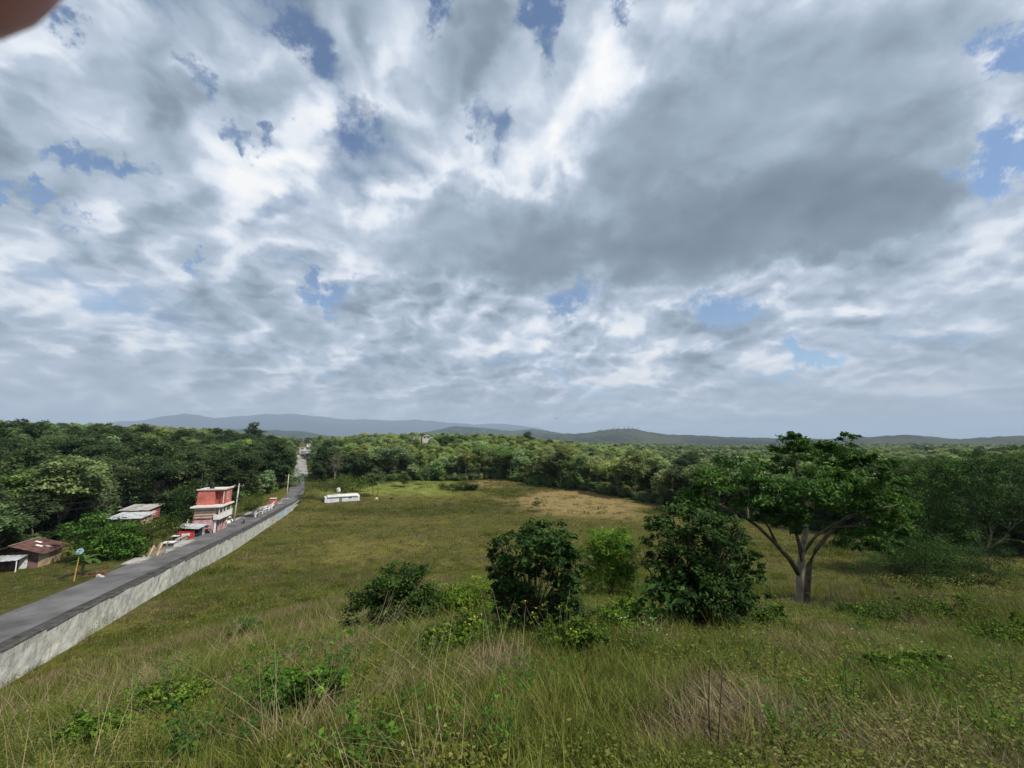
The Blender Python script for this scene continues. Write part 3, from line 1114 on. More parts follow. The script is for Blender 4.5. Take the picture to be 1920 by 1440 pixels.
CLEAR += VILLAGE
for u, v in ((262, 974), (280, 974), (250, 986), (272, 986)):
    q, _ = hit(u, v)
    CLEAR.append((q[0], q[1], 4.5, 40))
edge, pts = make_forest()


def plant_forest():
    rd = np.random.default_rng(99)
    E = set(edge)
    edge_s = sorted(edge, key=lambda p: p[0] / p[1])
    for i, (x, y) in enumerate(edge_s):
        k = int(rd.choice([0, 1, 3, 4, 6, 6, 4]))
        s = rd.uniform(0.85, 1.12)
        tone = int(rd.choice([1, 3, 3, 2, 2, 5, 4]))
        plant_tree(k, x, y, s, rd.uniform(0, 6.28), tone, ORD[i] + ' from the left of the trees rowed along the far edge of the pasture', 'trees rowed along the far edge of the pasture')
    rest = [p for p in pts if p not in E]
    rest.sort(key=lambda p: math.hypot(*p) * (0.8 if p[0] < -45 else 1.0) + (0 if abs(math.degrees(math.atan2(p[0], p[1]))) < 53 else 60))
    secs = [(-900, 60, 'at the left edge'), (60, 130, 'above the rusty-roofed house'), (130, 210, 'above the banana plant'), (210, 310, 'above the tin-roofed houses'),
            (310, 372, 'just left of the pink house'), (372, 435, 'above the pink house'), (435, 520, 'above the white railing'), (520, 572, 'left of the far road'),
            (572, 640, 'right of the far road'), (640, 700, 'behind the low white building'), (700, 830, 'behind the lawn'), (830, 960, 'left of the far field corner'), (960, 1060, 'beyond the lone sapling'),
            (1060, 1260, 'behind the bare brown strip'), (1260, 1450, 'left of the pale-trunked tree'), (1450, 1640, 'behind the pale-trunked tree'), (1640, 1800, 'right of the pale-trunked tree'), (1800, 3000, 'at the right edge')]
    n_ind = 235
    rows = {}
    plan = []
    for i, (x, y) in enumerate(rest[:n_ind]):
        u = 960 + 758.8 * x / y
        sec = [t for lo, hi, t in secs if lo <= u < hi][0]
        rows[sec] = rows.get(sec, 0) + 1
        k_ = rows[sec]
        row = 'fronting the wood' if k_ <= 3 else ('midway into the wood' if k_ <= 9 else 'deep in the wood')
        tone = tone_at(x, y, rd)
        k = int(rd.choice([0, 0, 1, 2, 3, 4, 5, 6, 7])) if rd.random() > 0.07 else 8
        s = rd.uniform(0.62, 1.22)
        if x > 0.36 * y:
            s *= 0.85
        form = {0: 'round', 1: 'upright', 2: 'broad', 3: 'oval', 4: 'flat-topped', 5: 'small', 6: 'tall', 7: 'loose', 8: 'sparse grey-limbed'}[k]
        zone = 'the left wood' if x < -0.5 * y else ('the right wood' if x > 0.36 * y else 'the wood beyond the field')
        lab = (form if k == 8 else form + ' ' + TONES[tone][0]) + ' tree ' + row + ' ' + sec
        plan.append([u, k, x, y, s, rd.uniform(0, 6.28), tone, lab, 'trees of ' + zone])
    by = {}
    for q in plan:
        by.setdefault(q[7], []).append(q)
    for lab, qs in by.items():
        if len(qs) > 1:
            qs.sort(key=lambda q: q[0])
            for j, q in enumerate(qs):
                q[7] = lab + ', ' + ('leftmost' if j == 0 else 'rightmost' if j == len(qs) - 1 else ORD[j] + ' leftmost')
    for q in plan:
        plant_tree(*q[1:])
    # everything further away reads as one wood
    fx = [p for p in rest[n_ind:]]
    n = 150000
    r = np.exp(rd.uniform(math.log(310), math.log(2600), n)); az = np.radians(rd.uniform(-57, 57, n))
    X, Y = r * np.sin(az), r * np.cos(az)
    keep = rd.random(n) < np.clip(0.10 + (r / 2600.0) * 0.42, 0, 1)
    keep &= in_forest(X, Y)
    op = fbm(X / 170.0, Y / 170.0, 81, 4)
    keep &= ~((op > 0.56) & (r > 420) & (rd.random(n) < 0.93))
    keep &= ~((np.abs(X + 0.517 * Y) < 4 + 0.028 * np.maximum(Y - 120, 0)) & (Y < 480))
    for h in CLEAR:
        dl = math.hypot(h[0], h[1])
        t = (X * h[0] + Y * h[1]) / dl
        off = np.abs(X * h[1] - Y * h[0]) / dl
        keep &= ~((off < h[2]) & (t < dl + 6) & (t > dl - h[3]))
    X, Y = np.concatenate([[p[0] for p in fx], X[keep]]), np.concatenate([[p[1] for p in fx], Y[keep]])
    Z = height(X, Y)
    n = len(X)
    tone = fbm(X / 60.0, Y / 60.0, 131, 3) + rd.normal(0, 0.11, n)
    rr = np.hypot(X, Y)
    tone = np.where((X < -45) & (rr < 200), tone - 0.20, tone)  # left wood's shade lowers the leaf tone here too
    tone = np.where((X > -0.5 * Y) & (X < 0.36 * Y) & (rr < 900), tone + 0.12, tone)
    ti = np.digitize(tone, [0.36, 0.46, 0.52, 0.58, 0.66])       # 0..5
    # undergrowth inside the wood and along its edges
    m_ = 16000
    r2 = np.sqrt(rd.uniform(60 ** 2, 260 ** 2, m_)); a2 = np.radians(rd.uniform(-56, 56, m_))
    UX, UY = r2 * np.sin(a2), r2 * np.cos(a2)
    for h in CLEAR[-4:]:
        dl = math.hypot(h[0], h[1]); t = (UX * h[0] + UY * h[1]) / dl
        UX = np.where((np.abs(UX * h[1] - UY * h[0]) / dl < h[2]) & (t < dl + 6) & (t > dl - h[3]), -1e4, UX)
    k2 = (UX > -1e3) & in_forest(UX, UY + 0 * UX) & ~((UX > -70) & (UX < -20) & (UY < 158) & (UY > 60)) & (np.abs(UX + 0.517 * UY) > 7 + 0.02 * np.maximum(UY - 120, 0))
    UX, UY = UX[k2], UY[k2]
    # low variants for the distance
    low = []
    for i in range(3):
        r2 = np.random.default_rng(300 + i)
        H, W = ((11, 10), (9, 10), (12, 9))[i]
        lb = random_lobes(r2, H, W, 0.18, 6, 0.8)
        low.append(crown_mesh('far_crown', lb, 900, 1.05, 0.75, r2, clump=0.30, nclump=70, up=1.6))
    near_src = []
    tones = [TONES[0][1], TONES[1][1], TONES[3][1], TONES[2][1], TONES[5][1], TONES[4][1]]
    near_meshes = [TREES[i][1] for i in (0, 2, 3, 5)]
    objs = []
    tm = [leaf_mat('wood_%d' % t, [(p_, tuple(min(a * b, 0.6) for a, b in zip(c_, tones[t]))) for p_, c_ in GREEN], use_obj=False) for t in range(6)]

    def toned(me, t):
        m2 = me.copy()
        m2.materials[0] = tm[t]
        return m2
    for t in range(6):
        for j, me in enumerate(near_meshes):
            objs.append(src('a%02d_near_crown' % (t * 4 + j), toned(me, t)))
    for t in range(6):
        for j, me in enumerate(low):
            objs.append(src('b%02d_far_crown' % (t * 3 + j), toned(me, t)))
    c = source_collection('wood_sources', objs)
    pick = np.where(rr < 420, ti * 4 + rd.integers(0, 4, n), 24 + ti * 3 + rd.integers(0, 3, n))
    s = rd.uniform(0.5, 1.2, n) * np.where(rr > 900, 1.2, 1.0)
    s = np.where((X > 0.36 * Y), s * 0.85, s)
    nu = len(UX)
    su = rd.uniform(0.16, 0.42, nu)
    ut = np.digitize(fbm(UX / 20.0, UY / 20.0, 151, 3), [0.42, 0.52, 0.58])
    scatter('undergrowth', np.stack([UX, UY, height(UX, UY) - 2.2 * su], 1), np.stack([np.zeros(nu), np.zeros(nu), rd.uniform(0, 6.28, nu)], 1), np.stack([su, su, su * rd.uniform(0.8, 1.1, nu)], 1),
            np.array([0, 1, 3, 2])[ut] * 4 + rd.integers(0, 4, nu), c, 'tangled low undergrowth filling the wood between the trunks', 'undergrowth')
    rot = np.stack([np.zeros(n), np.zeros(n), rd.uniform(0, 6.28, n)], 1)
    scatter('woodland', np.stack([X, Y, Z - 0.3], 1), rot, np.stack([s, s, s * rd.uniform(0.85, 1.1, n)], 1), pick, c,
            'far wooded plain of merging tree crowns reaching to the hills', 'woodland')
    print('forest', len(rest), 'stuff', n)


plant_forest()


# ------------------------------------------------------------------ grass
def grass_mat(name, stops, trans=0.35):
    m = bpy.data.materials.new(name)
    m.use_nodes = True
    nt = m.node_tree; N, L = nt.nodes, nt.links
    b = N['Principled BSDF']; b.inputs['Roughness'].default_value = 0.6; b.inputs['Specular IOR Level'].default_value = 0.2
    at = N.new('ShaderNodeAttribute'); at.attribute_name = 'tint'
    oi = N.new('ShaderNodeObjectInfo')
    ad = N.new('ShaderNodeMath'); ad.operation = 'MULTIPLY_ADD'; ad.inputs[1].default_value = 0.45; ad.inputs[2].default_value = -0.2
    L.new(oi.outputs['Random'], ad.inputs[0])
    sm = N.new('ShaderNodeMath'); sm.operation = 'ADD'; sm.use_clamp = True
    L.new(at.outputs['Fac'], sm.inputs[0]); L.new(ad.outputs[0], sm.inputs[1])
    rp = N.new('ShaderNodeValToRGB'); L.new(sm.outputs[0], rp.inputs[0])
    e = rp.color_ramp.elements
    e[0].position = stops[0][0]; e[0].color = (*stops[0][1], 1); e[1].position = stops[-1][0]; e[1].color = (*stops[-1][1], 1)
    for p, c in stops[1:-1]:
        x = e.new(p); x.color = (*c, 1)
    mx = N.new('ShaderNodeMix'); mx.data_type = 'RGBA'; mx.blend_type = 'MULTIPLY'; mx.inputs[0].default_value = 1.0
    L.new(rp.outputs[0], mx.inputs[6]); L.new(oi.outputs['Color'], mx.inputs[7])
    L.new(mx.outputs[2], b.inputs['Base Color'])
    tr = N.new('ShaderNodeBsdfTranslucent'); L.new(mx.outputs[2], tr.inputs[0])
    ms = N.new('ShaderNodeMixShader'); ms.inputs[0].default_value = trans
    L.new(b.outputs[0], ms.inputs[1]); L.new(tr.outputs[0], ms.inputs[2])
    L.new(ms.outputs[0], N['Material Output'].inputs[0])
    return m


M_grass = grass_mat('grass_blades', [(0.0, (0.030, 0.050, 0.006)), (0.4, (0.090, 0.122, 0.013)), (0.7, (0.160, 0.175, 0.024)), (1.0, (0.27, 0.245, 0.075))])
M_dry = grass_mat('dry_stalks', [(0.0, (0.085, 0.062, 0.030)), (0.5, (0.175, 0.132, 0.068)), (1.0, (0.36, 0.29, 0.16))], 0.2)


def blades(n, rnd, rad, hgt_, width, lean=0.5, curl=0.35, nseg=3, t0=0.4, tv=0.18, wind=(0.25, -0.1)):
    """n curved tapering blades rooted in a disc"""
    a = rnd.uniform(0, 6.28, n); q = rad * np.sqrt(rnd.random(n))
    base = np.stack([q * np.cos(a), q * np.sin(a), np.full(n, -0.05)], 1)
    h = hgt_ * rnd.uniform(0.45, 1.15, n)
    th = rnd.uniform(0, 6.28, n)
    d = np.stack([np.cos(th), np.sin(th)], 1) * (lean * rnd.random(n) ** 0.8)[:, None] + np.array(wind) * lean
    side = np.stack([-np.sin(th + rnd.normal(0, 0.6, n)), np.cos(th), np.zeros(n)], 1)
    side /= np.linalg.norm(side, axis=1)[:, None]
    w = width * rnd.uniform(0.6, 1.3, n)
    V = np.empty((n, 2 * nseg + 2, 3))
    for i in range(nseg + 1):
        t = i / nseg
        c = base.copy()
        c[:, :2] += d * (h * (t * 0.55 + curl * t * t))[:, None]
        c[:, 2] += h * t * (1 - 0.28 * curl * t * np.linalg.norm(d, axis=1))
        ww = (w * (1 - t) ** 0.7 * 0.5 + 0.0004)[:, None]
        V[:, 2 * i] = c - side * ww
        V[:, 2 * i + 1] = c + side * ww
    Q = []
    b0 = np.arange(n)[:, None] * (2 * nseg + 2)
    for i in range(nseg):
        Q.append(np.concatenate([b0 + 2 * i, b0 + 2 * i + 1, b0 + 2 * i + 3, b0 + 2 * i + 2], 1))
    Q = np.vstack(Q)
    t = np.clip(rnd.normal(t0, tv, n), 0, 1)
    return V.reshape(-1, 3), Q, np.repeat(t, 2 * nseg + 2)


def join(parts):
    Vs, Qs, Ts = [], [], []
    k = 0
    for V, Q, t in parts:
        Vs.append(V); Qs.append(Q + k); Ts.append(t); k += len(V)
    return np.vstack(Vs), np.vstack(Qs), np.concatenate(Ts)


def herb(rnd, n, rad, h, leaf, t0=0.5):
    """small leafy weed: leaves on thin stems"""
    a = rnd.uniform(0, 6.28, n); q = rad * np.sqrt(rnd.random(n))
    c = np.stack([q * np.cos(a), q * np.sin(a), h * rnd.uniform(0.12, 1.0, n)], 1)
    V, Q = leaves(c, leaf, 0.6, rnd, 0.8)
    return V, Q, np.repeat(np.clip(rnd.normal(t0, 0.18, n), 0, 1), 4)


def build_grass():
    rd = np.random.default_rng(7)
    objs = []
    G = {}

    def add(key, parts, m, color=(1, 1, 1)):
        V, Q, t = join(parts)
        me = quads('grass_tuft', V, Q, t)
        me.materials.append(m)
        objs.append(src('g%02d' % len(objs), me, color))
        G.setdefault(key, []).append(len(objs) - 1)

    for i in range(3):   # lush green tussock
        add('green', [blades(70, rd, 0.16, 0.46, 0.009, 0.55, 0.6, 3, 0.42)], M_grass)
        add('mixed', [blades(46, rd, 0.16, 0.40, 0.008, 0.6, 0.5, 3, 0.62, 0.2), blades(16, rd, 0.16, 0.50, 0.006, 0.7, 0.3, 3, 0.85)], M_grass, (1.05, 0.95, 0.85))
        add('dry', [blades(50, rd, 0.17, 0.44, 0.006, 0.75, 0.4, 3, 0.45, 0.22)], M_dry, (0.85, 0.82, 0.75))
        add('herb', [herb(rd, 120, 0.22, 0.40, 0.032, 0.5), blades(22, rd, 0.15, 0.42, 0.007, 0.5, 0.4, 3, 0.4)], M_grass, (0.85, 1.0, 0.8))
        add('tall', [blades(16, rd, 0.14, 0.95, 0.005, 0.45, 0.30, 4, 0.6, 0.25), blades(40, rd, 0.16, 0.42, 0.008, 0.6, 0.5, 3, 0.4)], M_grass, (1.0, 0.92, 0.8))
        add('straw', [blades(13, rd, 0.22, 1.15, 0.0045, 0.75, 0.25, 5, 0.75, 0.2, (0.7, -0.1)), blades(26, rd, 0.2, 0.40, 0.007, 0.7, 0.5, 3, 0.4)], M_dry)
        add('mid', [blades(46, rd, 0.42, 0.42, 0.020, 0.6, 0.45, 2, 0.5, 0.2)], M_grass)
        add('middry', [blades(46, rd, 0.42, 0.42, 0.016, 0.7, 0.4, 2, 0.4, 0.22)], M_dry, (0.72, 0.70, 0.60))
        add('far', [blades(44, rd, 0.9, 0.30, 0.055, 0.6, 0.4, 2, 0.42, 0.22)], M_grass, (0.85, 0.76, 0.62))
        add('fardry', [blades(44, rd, 0.9, 0.26, 0.050, 0.7, 0.4, 2, 0.35, 0.22)], M_dry, (0.60, 0.56, 0.48))
    c = source_collection('grass_sources', objs)
    PX, PY, PI, PS, PH = [], [], [], [], []

    def put(x, y, keys, s, hs):
        n = len(x)
        arr = np.array([G[k] for k in keys.tolist()])
        PX.append(x); PY.append(y); PI.append(arr[np.arange(n), rd.integers(0, 3, n)]); PS.append(s); PH.append(hs)

    def zone(r0, r1, dens, amin=-57, amax=57):
        n = int(0.5 * math.radians(amax - amin) * (r1 * r1 - r0 * r0) * dens)
        r = np.sqrt(rd.uniform(r0 * r0, r1 * r1, n)); a = np.radians(rd.uniform(amin, amax, n))
        x, y = r * np.sin(a), r * np.cos(a)
        sd = (x - (WA + WB * y)) * WN[0]
        k = (sd > 0.35)
        return x[k], y[k]

    def kinds(x, y, names, fine):
        n1 = fbm(x * 0.22, y * 0.22, 201, 4); n2 = fbm(x * 0.5 + 40, y * 0.5, 205, 3)
        t = rd.random(len(x))
        out = np.full(len(x), names[0], dtype=object)
        dryp = sstep(n1, 0.42, 0.66) * 0.65 + np.clip((-x - 2) / 18, 0, 0.25)
        out[t < dryp] = names[1]
        if fine:
            t2 = rd.random(len(x))
            out[(out == 'green') & (t2 < 0.42)] = 'mixed'
            out[(n2 > 0.46) & (t2 > 0.50)] = 'herb'
            out[(t2 > 0.975)] = 'tall'
            out[(t2 > 0.93) & (t2 < 0.975) & (x < 0.05 * y)] = 'straw'
            n4 = fbm(x * 0.9 + 9, y * 0.9, 209, 3)
            out[(n4 > 0.60) & (t2 < 0.7)] = 'green'
            out[(n4 < 0.37) & (t2 < 0.75)] = 'dry'
        return out
    x, y = zone(1.6, 7, 85); put(x, y, kinds(x, y, ('green', 'dry'), True), rd.uniform(0.55, 1.15, len(x)), rd.uniform(0.28, 0.62, len(x)))
    x, y = zone(7, 15, 38); put(x, y, kinds(x, y, ('green', 'dry'), True), rd.uniform(0.8, 1.4, len(x)), rd.uniform(0.30, 0.65, len(x)))
    x, y = zone(15, 30, 9); put(x, y, kinds(x, y, ('mid', 'middry'), False), rd.uniform(0.7, 1.2, len(x)), rd.uniform(0.5, 1.1, len(x)))
    x, y = zone(30, 58, 3.2); put(x, y, kinds(x, y, ('mid', 'middry'), False), rd.uniform(0.8, 1.4, len(x)), rd.uniform(0.35, 0.9, len(x)))
    x, y = zone(34, 75, 0.35)
    k = fbm(x * 0.08, y * 0.11, 231, 3) > 0.56
    put(x[k], y[k], np.full(int(k.sum()), 'herb', dtype=object), rd.uniform(2.2, 4.2, int(k.sum())), rd.uniform(0.5, 0.9, int(k.sum())))
    x, y = zone(58, 165, 0.9)
    lawn_ = (y > 120) & (x < -10) & (x > -62)
    k = (y < field_edge(x) + 1) & ~(lawn_ & (rd.random(len(x)) < 0.8)) & ~((np.exp(-(((x - 19) / 22) ** 2 + ((y - 112) / 26) ** 2) * 1.2) > 0.45) & (rd.random(len(x)) < 0.75))
    x, y = x[k], y[k]
    n3 = fbm(x * 0.02, y * 0.05, 71, 4)
    key = np.where(rd.random(len(x)) < np.where(n3 > 0.53, 0.25, 0.6), 'fardry', 'far').astype(object)
    key[(y > 120) & (x < -10) & (x > -62)] = 'far'
    put(x, y, key, rd.uniform(0.8, 1.5, len(x)), rd.uniform(0.4, 1.2, len(x)) * np.where(n3 > 0.54, 1.5, 0.8))
    # left of the road
    n = 5200
    yy = rd.uniform(24, 104, n); sdv = -rd.uniform(7.6, 22, n)
    xx = WA + WB * yy + sdv / WN[0]
    put(xx, yy, np.where(rd.random(n) < 0.3, 'middry', 'mid').astype(object), rd.uniform(0.6, 1.1, n), rd.uniform(0.3, 0.7, n))
    X, Y, I, S, Hh = map(np.concatenate, (PX, PY, PI, PS, PH))
    Z = height(X, Y)
    n = len(X)
    rot = np.stack([rd.normal(0, 0.10, n), rd.normal(0, 0.10, n), rd.uniform(0, 6.28, n)], 1)
    scatter('meadow_grass', np.stack([X, Y, Z], 1), rot, np.stack([S, S, S * Hh], 1), I, c, 'rough green and dry grass covering the hillside and pasture', 'grass')
    print('grass', n)


build_grass()

# ------------------------------------------------------------------ single plants of the hillside and roadside
def lobes_from_photo(ub, vb, px, depth_jit, rnd, dep=1.0):
    """base pixel on the ground, lobes as (u, v, ru, rv[, depth offset]) -> base point and lobes in metres around it"""
    p, t = hit(ub, vb)
    out = []
    for q in px:
        u, v, ru, rv = q[:4]
        dy = q[4] if len(q) > 4 else rnd.uniform(-1, 1) * depth_jit
        a, b, c = ray(u, v)
        t2 = t + dy
        w = np.array([a * t2, b * t2, c * t2]) - p
        rx = ru / F * t2; rz = rv / F * t2
        out.append((w[0], w[1], w[2], rx, (rx + rz) * 0.5 * dep, rz))
    return p, out, t


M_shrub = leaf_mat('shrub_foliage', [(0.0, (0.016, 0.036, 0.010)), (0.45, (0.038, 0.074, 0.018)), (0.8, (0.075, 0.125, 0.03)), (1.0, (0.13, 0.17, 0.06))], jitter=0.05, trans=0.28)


def leafy(name, cat, label, ub, vb, px, n, size, aspect, seed, fork=None, r0=0.06, tone=(1, 1, 1), dj=0.4, clump=0.26, nclump=None, droop=0.2, bark=None, twigs=4, m=None, fill=0.5, stems=1, dep=1.0, group=None, up=0.6, sprigs=0):
    rd = np.random.default_rng(seed)
    p, lb, t = lobes_from_photo(ub, vb, px, dj, rd, dep)
    for _ in range(sprigs):           # stray shoots beyond the outline
        q = lb[rd.integers(0, len(px))]
        d = rd.normal(size=3); d[2] = d[2] * 0.8 + 0.35; d /= np.linalg.norm(d)
        k = rd.uniform(0.95, 1.35); s_ = rd.uniform(0.16, 0.34)
        lb.append((q[0] + d[0] * q[3] * k, q[1] + d[1] * q[4] * k, max(q[2] + d[2] * q[5] * k, 0.15), q[3] * s_, q[4] * s_, q[5] * s_ * 1.5))
    root = thing(name, label, cat, tuple(p), 0, group)
    zmin = min(l[2] - l[5] for l in lb)
    fk = fork if fork is not None else max(0.12, min(zmin + 0.1, 0.5))
    if stems == 1:
        tm = trunk_mesh('trunk', lb, fk, r0, rd, material=bark or M_bark, twigs=twigs)
        link('trunk' if cat == 'tree' else 'stem', tm, None, root)
    else:
        for s in range(stems):
            sub = [l for i, l in enumerate(lb) if i % stems == s]
            a = 2 * math.pi * s / stems
            tm = trunk_mesh('stem', sub, fk, r0, rd, (0.15 * math.cos(a), 0.15 * math.sin(a)), bark or M_bark, twigs, base=(0.1 * math.cos(a), 0.1 * math.sin(a), -0.2))
            link('stem', tm, None, root)
    c = link('crown' if cat == 'tree' else 'foliage', crown_mesh('foliage', lb, n, size, aspect, rd, clump, droop, up, nclump, fill, m or M_shrub), None, root)
    c.color = (*tone, 1)
    return root


def hillside_plants():
    # the big pale-trunked tree on the right: built limb by limb
    rd = np.random.default_rng(501)
    px = [(1335, 915, 55, 38, -1.0), (1300, 940, 35, 26, -1.2), (1395, 890, 62, 36, 0.4), (1440, 925, 60, 40, -0.8), (1488, 856, 34, 40, 0.2), (1487, 832, 20, 24, 0.2), (1488, 815, 8, 10, 0.2),
          (1545, 862, 36, 34, 0.9), (1540, 842, 18, 16, 0.7), (1590, 855, 40, 36, 0.1), (1592, 832, 22, 20, 0.0), (1590, 816, 9, 9, 0.0), (1625, 880, 42, 34, -0.5), (1520, 930, 58, 44, -1.2), (1595, 935, 62, 46, 1.0), (1655, 925, 50, 40, -0.3),
          (1685, 960, 42, 34, 0.8), (1645, 985, 50, 32, -0.6), (1465, 965, 52, 28, -0.9), (1500, 985, 36, 22, -1.2), (1600, 1000, 45, 26, 0.9), (1345, 962, 30, 18, 0.5), (1560, 900, 50, 34, -1.0), (1655, 1015, 36, 22, 0.3), (1440, 975, 30, 16, -0.9)]
    p, lb, t = lobes_from_photo(1498, 1142, px, 0, rd)
    root = thing('pale_trunked_tree', 'big spreading tree with a forked pale trunk, largest on the hillside', 'tree', tuple(p))

    def P(u, v, d=0.0):
        a, b, c = ray(u, v)
        return np.array([a, b, c]) * (t + d) - p
    mb = MB()
    mb.tube([P(1497, 1156), P(1498, 1120), P(1500, 1075), P(1503, 1035), P(1510, 1000), P(1512, 960), P(1508, 915)], [0.15, 0.115, 0.105, 0.098, 0.085, 0.065, 0.04], 9)
    link('trunk', smooth(mb.mesh('trunk')), M_barkpale, root)
    mb = MB()
    mb.tube([P(1509, 1150, 0.25), P(1513, 1110, 0.3), P(1517, 1060, 0.35), P(1530, 1030, 0.4), P(1552, 1003, 0.5), P(1585, 970, 0.6)], [0.13, 0.10, 0.085, 0.07, 0.06, 0.035], 8)
    link('trunk', smooth(mb.mesh('trunk')), M_bark, root)
    limbs = [([(1499, 1078), (1480, 1048), (1450, 1015), (1418, 985), (1385, 962), (1345, 945)], 0.085, -0.6), ([(1455, 1018), (1440, 985), (1415, 960), (1385, 935)], 0.05, -0.2),
             ([(1503, 1040), (1495, 1005), (1480, 965), (1468, 930)], 0.06, -0.5), ([(1506, 1035), (1530, 1005), (1560, 985), (1610, 965)], 0.06, 0.2), ([(1512, 990), (1530, 950), (1545, 900), (1540, 850)], 0.06, 0.4),
             ([(1512, 965), (1500, 920), (1490, 870), (1487, 832)], 0.055, 0.2), ([(1540, 920), (1575, 885), (1592, 835)], 0.05, 0.1), ([(1585, 970), (1640, 955), (1690, 945)], 0.05, 0.4), ([(1504, 1060), (1497, 1020), (1488, 990), (1494, 965)], 0.04, -0.9),
             ([(1560, 990), (1620, 985), (1680, 990), (1720, 985)], 0.04, 0.2)]
    for path, r, d in limbs:
        mb = MB()
        n = len(path)
        mb.tube([P(u, v, d * i / (n - 1)) for i, (u, v) in enumerate(path)], [r * (1 - 0.75 * i / (n - 1)) for i in range(n)], 6)
        link('limb', smooth(mb.mesh('limb')), M_bark, root)
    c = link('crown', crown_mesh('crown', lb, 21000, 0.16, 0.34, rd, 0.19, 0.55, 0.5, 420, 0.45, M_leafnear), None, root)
    c.color = (1.35, 1.45, 1.1, 1)

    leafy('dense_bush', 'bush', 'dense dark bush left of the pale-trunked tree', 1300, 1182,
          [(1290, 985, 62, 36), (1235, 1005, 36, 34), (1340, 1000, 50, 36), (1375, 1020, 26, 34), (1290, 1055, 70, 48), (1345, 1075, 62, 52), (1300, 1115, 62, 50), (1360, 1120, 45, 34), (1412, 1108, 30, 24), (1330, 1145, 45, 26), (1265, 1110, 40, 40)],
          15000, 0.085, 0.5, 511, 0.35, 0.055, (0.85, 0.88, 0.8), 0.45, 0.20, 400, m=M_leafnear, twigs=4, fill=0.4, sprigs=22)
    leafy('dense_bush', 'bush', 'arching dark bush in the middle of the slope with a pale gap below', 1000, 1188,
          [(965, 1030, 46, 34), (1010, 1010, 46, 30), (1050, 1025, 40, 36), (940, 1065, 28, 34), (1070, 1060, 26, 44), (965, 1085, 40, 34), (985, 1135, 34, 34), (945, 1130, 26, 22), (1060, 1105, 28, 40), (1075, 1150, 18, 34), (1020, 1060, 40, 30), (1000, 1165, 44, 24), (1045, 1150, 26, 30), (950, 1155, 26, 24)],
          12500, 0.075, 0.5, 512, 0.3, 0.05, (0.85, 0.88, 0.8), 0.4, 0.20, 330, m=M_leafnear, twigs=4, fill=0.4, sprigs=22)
    leafy('round_bush', 'bush', 'low green bush left of the middle with dry twigs at its foot', 740, 1190,
          [(752, 1088, 50, 30), (790, 1105, 38, 32), (700, 1120, 46, 32), (750, 1140, 64, 40), (808, 1142, 38, 30), (682, 1155, 40, 32), (745, 1175, 60, 26), (815, 1172, 30, 22)],
          12000, 0.07, 0.55, 513, 0.2, 0.03, (1.0, 1.05, 0.8), 0.25, 0.24, 280, sprigs=16)
    leafy('grassy_shrub', 'bush', 'yellow-green feathery shrub between the two dark middle bushes and low bush', 880, 1172,
          [(860, 1120, 36, 24), (900, 1115, 34, 26), (880, 1145, 44, 24), (840, 1140, 26, 22)], 7000, 0.10, 0.17, 514, 0.1, 0.015, (2.3, 2.1, 0.9), 0.2, 0.35, 130, droop=-0.3)
    leafy('grassy_shrub', 'bush', 'tall light green reedy shrub right of the arching dark bush', 1140, 1125,
          [(1130, 1020, 34, 26), (1165, 1015, 26, 26), (1145, 1055, 40, 36), (1120, 1085, 34, 30), (1165, 1085, 30, 30)], 9000, 0.17, 0.14, 515, 0.1, 0.02, (2.2, 2.3, 0.9), 0.3, 0.35, 150, droop=-0.3)
    leafy('small_shrub', 'bush', 'small bright green shrub low on the left slope', 458, 1200,
          [(452, 1172, 22, 15), (475, 1178, 20, 13), (440, 1185, 16, 11)], 1500, 0.05, 0.6, 516, 0.08, 0.012, (1.2, 1.6, 0.8), 0.15, 0.3, 60)
    leafy('small_shrub', 'bush', 'small ragged shrub right of the pale trunk', 1620, 1105,
          [(1610, 1065, 16, 20), (1640, 1050, 20, 16), (1625, 1085, 22, 16)], 1500, 0.08, 0.55, 517, 0.1, 0.02, (0.9, 0.9, 0.8), 0.2, 0.3, 60, m=M_leafnear)
